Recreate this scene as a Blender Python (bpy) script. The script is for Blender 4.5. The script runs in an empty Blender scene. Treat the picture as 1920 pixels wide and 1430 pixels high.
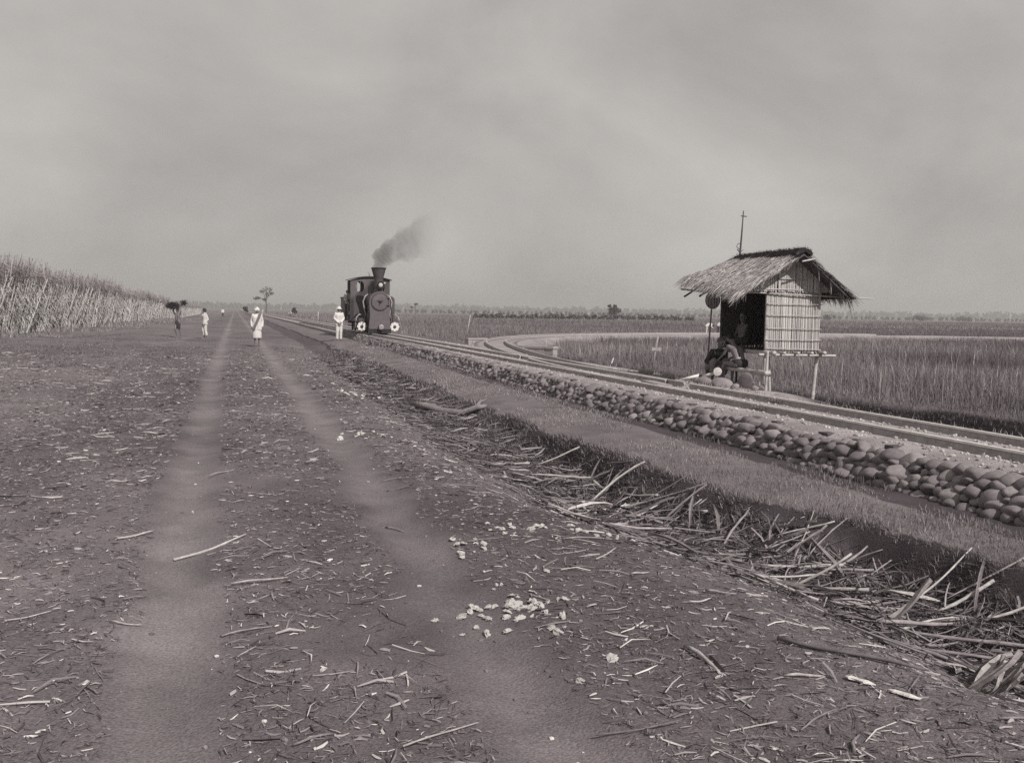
import bpy, math, random
import numpy as np
from mathutils import Vector, Matrix, Euler
from mathutils.geometry import tessellate_polygon

random.seed(7)
rng = np.random.default_rng(11)
S = bpy.context.scene
COL = S.collection
R = math.radians

# ------------------------------------------------------------------ camera
# track runs along +Y, +X is to the right of the road, z = 0 is the cart road
cam_d = bpy.data.cameras.new("camera")
cam = bpy.data.objects.new("camera", cam_d)
COL.objects.link(cam)
cam_d.sensor_fit = 'HORIZONTAL'
cam_d.sensor_width = 36.0
cam_d.lens = 36.0 * 1850.0 / 1920.0
cam_d.clip_start = 0.05
cam_d.clip_end = 20000.0
_yaw, _pit, _rol = R(15.7), R(4.0), R(0.85)
_fw = Vector((math.sin(_yaw) * math.cos(_pit), math.cos(_yaw) * math.cos(_pit), -math.sin(_pit)))
_r0 = Vector((math.cos(_yaw), -math.sin(_yaw), 0))
_u0 = _r0.cross(_fw)
_r = _r0 * math.cos(_rol) + _u0 * math.sin(_rol)
_u = _u0 * math.cos(_rol) - _r0 * math.sin(_rol)
_m = Matrix((_r, _u, -_fw)).transposed().to_4x4()
_m.translation = Vector((0, 0, 1.65))
cam.matrix_world = _m
S.camera = cam

# ------------------------------------------------------------------ light
SUN_EL, SUN_AZ = R(41.0), R(160.0)          # azimuth clockwise from +Y: from the right, behind the camera
world = bpy.data.worlds.new("World")
S.world = world
world.use_nodes = True
nt = world.node_tree
for n in list(nt.nodes):
    nt.nodes.remove(n)
def N(t, kind, **kw):
    n = t.nodes.new(kind)
    for k, v in kw.items():
        setattr(n, k, v)
    return n
w_out = N(nt, 'ShaderNodeOutputWorld')
w_bg = N(nt, 'ShaderNodeBackground')
w_sky = N(nt, 'ShaderNodeTexSky', sky_type='NISHITA')
w_sky.sun_disc = False
w_sky.sun_elevation = SUN_EL
w_sky.sun_rotation = SUN_AZ
w_sky.air_density = 1.0
w_sky.dust_density = 3.0
w_bw = N(nt, 'ShaderNodeRGBToBW')
nt.links.new(w_sky.outputs[0], w_bw.inputs[0])
# orthochromatic plate: the sky's luminance, evened out by high thin overcast
w_pow = N(nt, 'ShaderNodeMath', operation='POWER'); w_pow.inputs[1].default_value = 0.12
nt.links.new(w_bw.outputs[0], w_pow.inputs[0])
w_tc = N(nt, 'ShaderNodeTexCoord')
w_map = N(nt, 'ShaderNodeMapping'); w_map.inputs['Scale'].default_value = (1.0, 1.0, 1.7)
nt.links.new(w_tc.outputs['Generated'], w_map.inputs[0])
w_n1 = N(nt, 'ShaderNodeTexNoise'); w_n1.inputs['Scale'].default_value = 2.7; w_n1.inputs['Detail'].default_value = 7; w_n1.inputs['Roughness'].default_value = 0.55
w_n1.inputs['Distortion'].default_value = 0.25
nt.links.new(w_map.outputs[0], w_n1.inputs['Vector'])
w_mr = N(nt, 'ShaderNodeMapRange'); w_mr.inputs['From Min'].default_value = 0.3; w_mr.inputs['From Max'].default_value = 0.72
w_mr.inputs['To Min'].default_value = 0.86; w_mr.inputs['To Max'].default_value = 1.38
nt.links.new(w_n1.outputs[0], w_mr.inputs['Value'])
w_mul = N(nt, 'ShaderNodeMath', operation='MULTIPLY')
nt.links.new(w_pow.outputs[0], w_mul.inputs[0]); nt.links.new(w_mr.outputs[0], w_mul.inputs[1])
w_mul2 = N(nt, 'ShaderNodeMath', operation='MULTIPLY'); w_mul2.inputs[1].default_value = 3.7
nt.links.new(w_mul.outputs[0], w_mul2.inputs[0])
w_tint = N(nt, 'ShaderNodeMix', data_type='RGBA', blend_type='MULTIPLY'); w_tint.inputs[0].default_value = 1.0
nt.links.new(w_mul2.outputs[0], w_tint.inputs[6]); w_tint.inputs[7].default_value = (1.0, 0.965, 0.925, 1)
nt.links.new(w_tint.outputs[2], w_bg.inputs[0])
w_bg.inputs[1].default_value = 0.1
nt.links.new(w_bg.outputs[0], w_out.inputs[0])

sun_d = bpy.data.lights.new("sun", 'SUN')
sun_d.energy = 4.5
sun_d.angle = R(0.6)
sun_d.color = (1.0, 0.965, 0.93)
sun = bpy.data.objects.new("sun", sun_d)
COL.objects.link(sun)
sdir = Vector((math.sin(SUN_AZ) * math.cos(SUN_EL), math.cos(SUN_AZ) * math.cos(SUN_EL), math.sin(SUN_EL)))
sun.rotation_euler = sdir.to_track_quat('Z', 'Y').to_euler()
sun.location = (30, -30, 40)

S.view_settings.view_transform = 'Standard'
S.view_settings.look = 'None'
S.view_settings.gamma = 1.0
S.view_settings.exposure = 0.0
S.view_settings.use_curve_mapping = False
S.cycles.max_bounces = 6
S.cycles.diffuse_bounces = 3
S.cycles.transparent_max_bounces = 8
S.cycles.volume_bounces = 0
S.cycles.use_denoising = False

# ------------------------------------------------------------------ colour and material helpers
def G(v, a=1.0):
    """neutral grey of value v with the warm cast of the print (stronger in dark things)"""
    t = min(1.0, max(0.0, (v - 0.02) / 0.5)) ** 0.6
    v *= .90
    rg = 1.20 * (1 - t) + 1.02 * t
    bg = 1.10 * (1 - t) + 0.93 * t
    return (v * rg, v * 0.97, v * bg, a)

def garr(v):
    v = np.asarray(v, float)
    t = np.clip((v - 0.02) / 0.5, 0, 1) ** 0.6
    v = v * .90
    return np.stack([v * (1.20 * (1 - t) + 1.02 * t), v * 0.97, v * (1.10 * (1 - t) + 0.93 * t), np.ones_like(v)], -1)

def mat(name, v=0.2, var=0.35, scale=6.0, rough=0.85, bump=0.0, bscale=40.0, attr=False, stretch=(1, 1, 1), spec=0.25, metal=0.0, detail=5.0, var2=0.0, scale2=60.0):
    m = bpy.data.materials.new(name)
    m.use_nodes = True
    t = m.node_tree
    b = t.nodes['Principled BSDF']
    b.inputs['Roughness'].default_value = rough
    b.inputs['Specular IOR Level'].default_value = spec
    b.inputs['Metallic'].default_value = metal
    tc = N(t, 'ShaderNodeTexCoord')
    mp = N(t, 'ShaderNodeMapping'); mp.inputs['Scale'].default_value = stretch
    t.links.new(tc.outputs['Object'], mp.inputs[0])
    def noisefac(sc, amount, det):
        n = N(t, 'ShaderNodeTexNoise'); n.inputs['Scale'].default_value = sc; n.inputs['Detail'].default_value = det; n.inputs['Roughness'].default_value = 0.6
        t.links.new(mp.outputs[0], n.inputs['Vector'])
        r = N(t, 'ShaderNodeMapRange'); r.inputs['From Min'].default_value = 0.25; r.inputs['From Max'].default_value = 0.75
        r.inputs['To Min'].default_value = 1 - amount; r.inputs['To Max'].default_value = 1 + amount
        t.links.new(n.outputs[0], r.inputs['Value'])
        return r.outputs[0]
    fac = noisefac(scale, var, detail)
    if var2:
        f2 = noisefac(scale2, var2, 3)
        mm = N(t, 'ShaderNodeMath', operation='MULTIPLY')
        t.links.new(fac, mm.inputs[0]); t.links.new(f2, mm.inputs[1]); fac = mm.outputs[0]
    mx = N(t, 'ShaderNodeMix', data_type='RGBA', blend_type='MULTIPLY'); mx.inputs[0].default_value = 1.0
    if attr:
        at = N(t, 'ShaderNodeAttribute', attribute_name='col')
        t.links.new(at.outputs['Color'], mx.inputs[6])
    else:
        mx.inputs[6].default_value = G(v)
    t.links.new(fac, mx.inputs[7])
    t.links.new(mx.outputs[2], b.inputs['Base Color'])
    if bump:
        n = N(t, 'ShaderNodeTexNoise'); n.inputs['Scale'].default_value = bscale; n.inputs['Detail'].default_value = 4
        t.links.new(mp.outputs[0], n.inputs['Vector'])
        bp = N(t, 'ShaderNodeBump'); bp.inputs['Strength'].default_value = bump; bp.inputs['Distance'].default_value = 0.02
        t.links.new(n.outputs[0], bp.inputs['Height'])
        t.links.new(bp.outputs[0], b.inputs['Normal'])
    return m

M = {}
M['ground'] = mat('ground_soil', attr=True, var=0.28, scale=1.3, rough=0.95, bump=0.55, bscale=90, spec=0.1, var2=0.42, scale2=70)
M['litter'] = mat('litter', attr=True, var=0.2, scale=20, rough=0.8, spec=0.2)
M['leafy'] = mat('leafy', attr=True, var=0.15, scale=2, rough=0.8, spec=0.15)
M['stone'] = mat('stone', 0.185, var=0.22, scale=5, rough=0.8, bump=0.35, bscale=30, spec=0.2, var2=0.12, scale2=50)
M['stonev'] = mat('stone_far', attr=True, var=0.2, scale=4, rough=0.8, bump=0.3, bscale=30, spec=0.2)
M['rail'] = mat('rail_steel', 0.34, var=0.3, scale=9, rough=0.6, spec=0.3, var2=.2, scale2=60)
M['railhead'] = mat('rail_head', 0.75, var=0.2, scale=8, rough=0.4, metal=0.2)  # worn steel, paled further for the sky it reflects
M['railhead_dull'] = mat('rail_head_dull', 0.38, var=0.2, scale=8, rough=0.5)
M['sleeper'] = mat('sleeper_wood', 0.085, var=0.4, scale=8, rough=0.9, bump=0.5, bscale=30, stretch=(.3, 3, 3))
M['masonry'] = mat('masonry', 0.33, var=0.2, scale=4, rough=0.9, bump=0.4, bscale=20)
M['bamboo'] = mat('bamboo', 0.42, var=0.3, scale=7, rough=0.55, spec=0.3, var2=.15)
M['bamboo_dark'] = mat('bamboo_dark', 0.07, var=0.35, scale=7, rough=0.7)
M['thatch_base'] = mat('thatch_base', 0.10, var=0.4, scale=14, rough=0.95, bump=0.8, bscale=50)
M['ridge'] = mat('ridge_fibre', 0.028, var=0.5, scale=20, rough=1.0, bump=1.0, bscale=60)
M['iron'] = mat('engine_paint', 0.070, var=0.22, scale=4, rough=0.5, spec=0.35)
M['iron_lit'] = mat('engine_paint_lit', 0.105, var=0.2, scale=4, rough=0.7, spec=0.25)  # engine paint lightened for the sheets that face the sun
M['black'] = mat('black_iron', 0.018, var=0.3, scale=5, rough=0.7)
M['pipe'] = mat('pipe_metal', 0.30, var=0.2, scale=8, rough=0.45, metal=0.3)
M['white'] = mat('white_paint', 0.72, var=0.1, scale=8, rough=0.6)
M['lamp'] = mat('lamp_glass', 0.5, var=0.1, scale=9, rough=0.15, spec=0.6)
M['cloth_w'] = mat('white_cloth', 0.60, var=0.12, scale=7, rough=0.9, bump=0.12, bscale=9)
M['cloth_g'] = mat('grey_cloth', 0.13, var=0.2, scale=7, rough=0.9, bump=0.12, bscale=9)
M['cloth_d'] = mat('dark_cloth', 0.04, var=0.25, scale=7, rough=0.9, bump=0.12, bscale=9)
M['cloth_m'] = mat('striped_cloth', 0.20, var=0.5, scale=30, rough=0.9, stretch=(3, .6, .6))
M['skin'] = mat('skin', 0.16, var=0.15, scale=10, rough=0.55, spec=0.35)
M['hair'] = mat('hair', 0.012, var=0.3, scale=20, rough=0.6)
M['bark'] = mat('bark', 0.09, var=0.4, scale=5, rough=0.95, bump=0.8, bscale=18)
M['log'] = mat('dead_wood', 0.20, var=0.35, scale=5, rough=0.9, bump=0.6, bscale=22, stretch=(1, 1, 1))
M['weave'] = mat('disc_weave', 0.38, var=0.35, scale=16, rough=0.85, stretch=(3, 3, .4))
M['chalk'] = mat('pale_husk', 0.62, var=0.2, scale=14, rough=0.9, bump=0.6, bscale=40)
M['board'] = mat('weathered_board', 0.28, var=0.3, scale=6, rough=0.9, bump=0.3, bscale=30)
for k, v in enumerate((0.19, 0.26, 0.34, 0.43, 0.13)):
    M['stalk%d' % k] = mat('stalk_%s' % 'abcde'[k], v, var=0.35, scale=9, rough=0.75, stretch=(1, 1, 1), var2=.2, scale2=50)

# ------------------------------------------------------------------ mesh helpers
class MB:
    def __init__(s):
        s.v = []; s.f = []
    def add(s, vs, fs):
        o = len(s.v)
        s.v += [tuple(p) for p in vs]
        s.f += [tuple(i + o for i in f) for f in fs]
        return s
    def box(s, c, d, rot=None):
        x, y, z = d[0] / 2, d[1] / 2, d[2] / 2
        vs = [Vector((sx * x, sy * y, sz * z)) for sx in (-1, 1) for sy in (-1, 1) for sz in (-1, 1)]
        if rot is not None:
            q = Euler(rot).to_matrix(); vs = [q @ p for p in vs]
        vs = [p + Vector(c) for p in vs]
        return s.add(vs, [(0, 1, 3, 2), (4, 6, 7, 5), (0, 4, 5, 1), (2, 3, 7, 6), (0, 2, 6, 4), (1, 5, 7, 3)])
    def tube(s, pts, rad, n=8, cap=True):
        pts = [Vector(p) for p in pts]
        if not hasattr(rad, '__len__'):
            rad = [rad] * len(pts)
        vs, fs = [], []
        prev = None
        for i, p in enumerate(pts):
            d = (pts[min(i + 1, len(pts) - 1)] - pts[max(i - 1, 0)]).normalized()
            a = prev if prev is not None else (Vector((0, 0, 1)) if abs(d.z) < .9 else Vector((1, 0, 0)))
            u = (a - d * a.dot(d)).normalized(); prev = u
            w = d.cross(u)
            for k in range(n):
                t = 2 * math.pi * k / n
                vs.append(p + (u * math.cos(t) + w * math.sin(t)) * rad[i])
        for i in range(len(pts) - 1):
            for k in range(n):
                a, b = i * n + k, i * n + (k + 1) % n
                fs.append((a, b, b + n, a + n))
        if cap:
            fs.append(tuple(range(n - 1, -1, -1)))
            fs.append(tuple((len(pts) - 1) * n + k for k in range(n)))
        return s.add(vs, fs)
    def lathe(s, prof, c=(0, 0, 0), axis='Z', n=16):
        """prof: (radius, height) pairs, closed at both ends"""
        vs, fs = [], []
        for r, h in prof:
            for k in range(n):
                t = 2 * math.pi * k / n
                a, b = r * math.cos(t), r * math.sin(t)
                p = {'Z': (a, b, h), 'Y': (a, h, b), 'X': (h, a, b)}[axis]
                vs.append((p[0] + c[0], p[1] + c[1], p[2] + c[2]))
        m = len(prof)
        for i in range(m - 1):
            for k in range(n):
                a, b = i * n + k, i * n + (k + 1) % n
                fs.append((a, b, b + n, a + n))
        fs.append(tuple(range(n))); fs.append(tuple((m - 1) * n + k for k in range(n)))
        return s.add(vs, fs)
    def capsule(s, a, b, ra, rb, n=12, m=4, sc=None):
        """tapered limb with round ends; sc scales the cross-section along world x/y"""
        a, b = Vector(a), Vector(b)
        d = b - a
        L = d.length
        d = d / L if L > 1e-6 else Vector((0, 0, 1))
        h = Vector((1, 0, 0)) if abs(d.x) < .9 else Vector((0, 1, 0))
        u = (h - d * h.dot(d)).normalized(); w = d.cross(u)
        rings = []
        for i in range(m):
            t = (i + .35) / m * math.pi / 2
            rings.append((a - d * ra * math.cos(t), ra * math.sin(t)))
        rings.append((a, ra)); rings.append((b, rb))
        for i in range(m - 1, -1, -1):
            t = (i + .35) / m * math.pi / 2
            rings.append((b + d * rb * math.cos(t), rb * math.sin(t)))
        vs, fs = [], []
        for c, r in rings:
            for k in range(n):
                t = 2 * math.pi * k / n
                o = (u * math.cos(t) + w * math.sin(t)) * r
                if sc: o = Vector((o.x * sc[0], o.y * sc[1], o.z * sc[2]))
                vs.append(c + o)
        q = len(rings)
        for i in range(q - 1):
            for k in range(n):
                e, f = i * n + k, i * n + (k + 1) % n
                fs.append((e, f, f + n, e + n))
        fs.append(tuple(range(n - 1, -1, -1))); fs.append(tuple((q - 1) * n + k for k in range(n)))
        return s.add(vs, fs)
    def plate(s, loops, y0, y1):
        """2-D polygon with holes in the xz plane, given thickness along y"""
        polys = [[Vector((p[0], p[1], 0)) for p in lp] for lp in loops]
        tri = tessellate_polygon(polys)
        flat = [p for lp in loops for p in lp]
        n = len(flat)
        vs = [(p[0], y0, p[1]) for p in flat] + [(p[0], y1, p[1]) for p in flat]
        fs = [tuple(t) for t in tri] + [tuple(i + n for i in reversed(t)) for t in tri]
        o = 0
        for lp in loops:
            k = len(lp)
            for i in range(k):
                a, b = o + i, o + (i + 1) % k
                fs.append((a, b, b + n, a + n))
            o += k
        return s.add(vs, fs)
    def mesh(s, name, m, smooth=False):
        me = bpy.data.meshes.new(name)
        me.from_pydata(s.v, [], s.f)
        if m is not None:
            me.materials.append(m)
        if smooth:
            me.polygons.foreach_set('use_smooth', [True] * len(me.polygons))
        me.update()
        import bmesh as _b
        bm = _b.new(); bm.from_mesh(me); _b.ops.recalc_face_normals(bm, faces=bm.faces); bm.to_mesh(me); bm.free()
        return me
    def build(s, name, m, parent=None, smooth=False, kind=None, label=None):
        return link(name, s.mesh(name, m, smooth), parent, kind, label)

def link(name, me, parent=None, kind=None, label=None, loc=None):
    o = bpy.data.objects.new(name, me)
    COL.objects.link(o)
    if parent is not None: o.parent = parent
    if kind: o['kind'] = kind
    if label: o['label'] = label
    if loc is not None: o.location = loc
    return o

def tag(o, label, cat, group=None, kind=None):
    o['label'] = label
    if cat: o['category'] = cat
    if group: o['group'] = group
    if kind: o['kind'] = kind
    return o

def thing(name, label, cat, loc=(0, 0, 0), rz=0.0, group=None):
    o = bpy.data.objects.new(name, None)
    o.empty_display_size = .2
    COL.objects.link(o)
    o.location = loc; o.rotation_euler = (0, 0, rz)
    return tag(o, label, cat, group)

def soup(name, verts, nper, cols, m, parent=None, kind='stuff', smooth=False):
    """verts (F*nper,3): one loose triangle / quad per nper vertices; cols (F,) or (F*nper,) grey values"""
    verts = np.asarray(verts, np.float32).reshape(-1, 3)
    nv = len(verts); nf = nv // nper
    me = bpy.data.meshes.new(name)
    me.vertices.add(nv); me.vertices.foreach_set('co', verts.ravel())
    me.loops.add(nv); me.loops.foreach_set('vertex_index', np.arange(nv, dtype=np.int32))
    me.polygons.add(nf)
    me.polygons.foreach_set('loop_start', np.arange(0, nv, nper, dtype=np.int32))
    me.polygons.foreach_set('loop_total', np.full(nf, nper, np.int32))
    c = np.asarray(cols, float)
    if len(c) == nf and nper > 1: c = np.repeat(c, nper)
    a = me.color_attributes.new('col', 'FLOAT_COLOR', 'POINT')
    a.data.foreach_set('color', garr(c).astype(np.float32).ravel())
    me.materials.append(m)
    me.update(calc_edges=True)
    return link(name, me, parent, kind)

# ------------------------------------------------------------------ noise and the lie of the land
_tab = rng.random((256, 256)).astype(np.float64)
def vnoise(x, y):
    xi = np.floor(x).astype(int); yi = np.floor(y).astype(int)
    fx = x - xi; fy = y - yi
    fx = fx * fx * (3 - 2 * fx); fy = fy * fy * (3 - 2 * fy)
    a = _tab[xi & 255, yi & 255]; b = _tab[(xi + 1) & 255, yi & 255]
    c = _tab[xi & 255, (yi + 1) & 255]; d = _tab[(xi + 1) & 255, (yi + 1) & 255]
    return (a * (1 - fx) + b * fx) * (1 - fy) + (c * (1 - fx) + d * fx) * fy
def fbm(x, y, o=4):
    s = 0; amp = .5; t = 0
    for i in range(o):
        c, q = math.cos(.6 + 1.1 * i), math.sin(.6 + 1.1 * i)
        s = s + amp * vnoise((x * c - y * q) * 1.93 ** i + 17.3 * i, (x * q + y * c) * 1.93 ** i + 5.1 * i); t += amp; amp *= .5
    return s / t - .5
def sstep(a, b, x):
    t = np.clip((x - a) / (b - a), 0, 1)
    return t * t * (3 - 2 * t)

def RL(y): return np.interp(y, [3, 8, 25], [.30, .37, .52]) + .10 * fbm(y * .35, y * 0 + 2.2, 3)
def RR(y): return 1.22 + .10 * fbm(y * .35, y * 0 + 2.2, 3)
def bank_x(y):
    return np.interp(y, [0, 3, 5.5, 7.3, 10, 15, 30, 50, 80, 300], [5.75, 5.4, 4.97, 4.6, 4.29, 4.14, 4.14, 4.3, 4.3, 4.3]) + .42 * fbm(y * .55, y * 0 + 3.3, 4) + .20 * fbm(y * 2.3, y * 0 + 6.3, 3)
def ditch_d(y):
    return np.interp(y, [0, 8, 15, 25, 32, 42, 60], [.42, .36, .20, .12, .10, .07, .03])
def toe_x(y):
    return np.interp(y, [0, 20, 50, 100], [5.95, 5.95, 6.25, 6.3])
def height(x, y):
    x = np.asarray(x, float); y = np.asarray(y, float)
    bx = bank_x(y); dd = ditch_d(y)
    s = x - bx
    dd = dd * (.75 + .9 * (fbm(y * .55 + 7, y * 0 + 1.7, 3) + .15)); bw = .16 + .62 * np.clip(fbm(y * .9, y * 0 + 8.1, 2) + .3, 0, 1); dd = dd * (1 + .5 * fbm(x * 3.3, y * 2.6, 3))
    z = np.where(s > 0, 0.0, np.where(s > -bw, -dd * (1 - sstep(-1, 0.0, s / bw)), np.where(s > -.95, -dd, -dd * sstep(-2.3, -.95, s))))
    z = z + np.where(s > 0, .05 * sstep(0, .7, s), 0) * np.interp(y, [0, 15, 50], [.6, 1, 2.2])
    # hollow cut across the verge beside the engine
    hol = np.exp(-(((x - 4.3) / 1.25) ** 4)) * sstep(42.6, 44.5, y) * (1 - sstep(46.6, 47.0, y))
    z = z - .42 * hol
    # ruts
    rut = np.exp(-np.abs((x + RL(y)) / .19) ** 2.6) + np.exp(-np.abs((x - RR(y)) / .19) ** 2.6)
    z = z - .035 * rut
    amp = np.where(x < 6, .07, .03) * (1 - .65 * np.clip(rut, 0, 1))
    z = z + amp * fbm(x * 2.0, y * 1.8, 5) + .05 * fbm(x * .25, y * .25, 2) * (x < 4.5)
    z = z + np.where(x < -2.4, .06 * sstep(-2.4, -5, x) + .05 * fbm(x * .7, y * .7, 3), 0)
    # embankment of the line
    tx = toe_x(y)
    shelf = np.interp(y, [0, 36, 46, 400], [0, 0, 1, 1])
    er = np.interp(x, [9.0, 9.5, 10.05, 10.7, 11.35, 11.85, 12.35, 12.8, 20, 60, 3000], [.29, .26, .20, .06, -.40, -.42, -.02, -.03, -.10, -.15, -.15])
    nr = np.interp(x, [8.6, 8.85, 9.4, 10.3, 11.8, 12.25, 12.6, 20, 60, 3000], [.29, .20, -.15, -.42, -.45, .03, .04, -.08, -.15, -.15])
    kn = 1 - sstep(14.4, 16.3, y)
    er = er * (1 - kn) + nr * kn
    er2 = np.interp(x, [9.0, 9.6, 10.4, 20, 60, 3000], [.29, .2, -.08, -.10, -.15, -.15])
    right = er * (1 - shelf) + er2 * shelf + .05 * fbm(x * 1.1 + 9, y * 1.1, 3) * sstep(9.2, 10.5, x)
    top = np.interp(x - tx, [-.3, 0.06, .40, .76, .90, 1.0], [0, .03, .20, .235, .292, .302]) + .018 * fbm(x * 5, y * 5, 3)
    emb = np.where(x < 8.6, top, np.where(x < 9.0, np.minimum(top, right), right))
    k = sstep(-.28, .02, x - tx)
    return z * (1 - k) + emb * k
def hz(x, y):
    return float(height(np.array([x]), np.array([y]))[0])

def ground_val(x, y):
    bx = bank_x(y); s = x - bx
    wb = .26 * fbm(x * 3.1, y * 2.3, 4)
    rut = np.exp(-np.abs((x + RL(y) + wb) / .21) ** 2.6) + np.exp(-np.abs((x - RR(y) + wb) / .21) ** 2.6)
    rut = rut * (0.9 + .5 * fbm(x * 2, y * .5, 2))
    v = .132 + .07 * fbm(x * .8, y * .5, 4) + .09 * fbm(x * .3 + 5, y * .14, 3)
    v = v + .060 * np.clip(rut, 0, 1)
    v = np.where(x < -2.4, v + .015, v)
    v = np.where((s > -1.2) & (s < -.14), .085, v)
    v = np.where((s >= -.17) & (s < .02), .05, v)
    berm = .15 + .06 * fbm(x * 1.7, y * .9, 3)
    tx = toe_x(y)
    v = np.where(s >= .02, berm, v)
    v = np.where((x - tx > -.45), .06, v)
    bal = .31 + .10 * fbm(x * 4, y * 3, 4)
    v = np.where(x - tx > .25, bal, v)
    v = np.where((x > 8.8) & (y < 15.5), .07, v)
    v = np.where(x > 9.7, bal * (1 - sstep(9.7, 10.4, x)) + .1 * sstep(9.7, 10.4, x), v)
    near = y < 40
    v = np.where((x > 11.0) & near, .03, v)  # far ditch bank coloured near black for the shade on it
    fld = .135 + .05 * fbm(x * .05, y * .02, 4) + .02 * fbm(x * .01, y * .06, 3)
    v = np.where((x > 12.25) | ((x > 10.3) & ~near), fld, v)
    # bare pale apron between the two lines
    ap = (x > 9) & (x < 12.3) & (y > 27) & (y < 50)
    v = np.where(ap, .17 + .06 * fbm(x * 2, y * 2, 3), v)
    return np.clip(v, .03, .5)

# ------------------------------------------------------------------ ground sheet
xs = np.concatenate([-np.geomspace(16, 3000, 26)[::-1], np.arange(-15.5, -3, .25), np.arange(-3, 3.2, .06), np.arange(3.2, 7.0, .05), np.arange(7.0, 9, .12), np.arange(9, 13, .1), np.geomspace(13.1, 3000, 40)])
ys = np.concatenate([[-3000, -400, -60, -15], np.arange(-6, 2, .5), 2 * np.exp(np.linspace(0, math.log(60 / 2), 330)), np.geomspace(60.6, 3000, 70)])
def grid_mesh(name, X, Y, Z, V, m, kind='structure'):
    nx, ny = X.shape[1], X.shape[0]
    me = bpy.data.meshes.new(name)
    co = np.stack([X, Y, Z], -1).reshape(-1, 3).astype(np.float32)
    i = np.arange((ny - 1) * (nx - 1)); r = i // (nx - 1); c = i % (nx - 1)
    a = r * nx + c
    q = np.stack([a, a + 1, a + nx + 1, a + nx], -1).astype(np.int32)
    me.vertices.add(len(co)); me.vertices.foreach_set('co', co.ravel())
    me.loops.add(q.size); me.loops.foreach_set('vertex_index', q.ravel())
    me.polygons.add(len(q)); me.polygons.foreach_set('loop_start', np.arange(0, q.size, 4, dtype=np.int32)); me.polygons.foreach_set('loop_total', np.full(len(q), 4, np.int32))
    me.polygons.foreach_set('use_smooth', np.ones(len(q), bool))
    at = me.color_attributes.new('col', 'FLOAT_COLOR', 'POINT')
    at.data.foreach_set('color', garr(V.ravel()).astype(np.float32).ravel())
    me.materials.append(m); me.update(calc_edges=True)
    return link(name, me, None, kind)
GX, GY = np.meshgrid(xs, ys)
GZ = height(GX, GY)
far = np.hypot(GX, GY) > 400
GZ[far] = np.minimum(GZ[far], 0.0) - .1
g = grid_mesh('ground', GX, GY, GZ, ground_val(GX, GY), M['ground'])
tag(g, 'dry rutted dirt road, grassy verges and flat fields out to the horizon', None)

# ------------------------------------------------------------------ branch line path and its low bank
SID = np.array([(7.65, 16.5), (7.68, 18), (7.76, 20), (7.95, 23), (8.32, 26.5), (8.75, 30), (9.55, 35), (10.6, 40.2), (12.0, 45.2), (14.4, 50.6), (18.5, 56), (25, 60.5), (35, 64.5), (55, 67), (95, 71), (180, 78), (420, 98)])
def smooth_path(P, n):
    P = np.asarray(P, float)
    d = np.r_[0, np.cumsum(np.hypot(*np.diff(P, axis=0).T))]
    # Catmull-Rom
    T = np.gradient(P, d, axis=0)
    out = []
    q = np.concatenate([np.linspace(0, d[10], n, endpoint=False), np.geomspace(d[10], d[-1], n // 2)])
    for t in q:
        i = min(np.searchsorted(d, t, side='right') - 1, len(P) - 2)
        h = d[i + 1] - d[i]; u = (t - d[i]) / h
        out.append((2 * u**3 - 3 * u**2 + 1) * P[i] + (u**3 - 2 * u**2 + u) * h * T[i] + (-2 * u**3 + 3 * u**2) * P[i + 1] + (u**3 - u**2) * h * T[i + 1])
    return np.array(out), q
SP, SQ = smooth_path(SID, 120)
ST = np.gradient(SP, axis=0); ST /= np.hypot(ST[:, 0], ST[:, 1])[:, None]
SN = np.stack([ST[:, 1], -ST[:, 0]], -1)                # right-hand normal
def sid_z(i):                                            # height of the branch formation
    return np.interp(SQ[i], [0, 40, 60, 80, 105], [.262, .262, .27, .26, .06])
i0 = int(np.searchsorted(SQ, 9.0))
prof = [(-1.7, -.36), (-1.0, -.02), (-.72, .0), (0, .004), (.72, .0), (1.0, -.02), (1.75, -.36)]
idx = np.arange(i0, len(SP))
BX = np.stack([SP[idx, 0] + SN[idx, 0] * o for o, _ in prof], 1)
BY = np.stack([SP[idx, 1] + SN[idx, 1] * o for o, _ in prof], 1)
BZ = np.stack([np.array([sid_z(i) for i in idx]) + h + .012 for _, h in prof], 1)
BV = np.where(np.abs(np.array([p[0] for p in prof]))[None, :] < 1.2, .29, .19) + .06 * fbm(BX * 2, BY * 2, 3)
tag(grid_mesh('branch_embankment', BX, BY, BZ, BV, M['ground']), 'pale low bank carrying the curving branch line', None)

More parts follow.
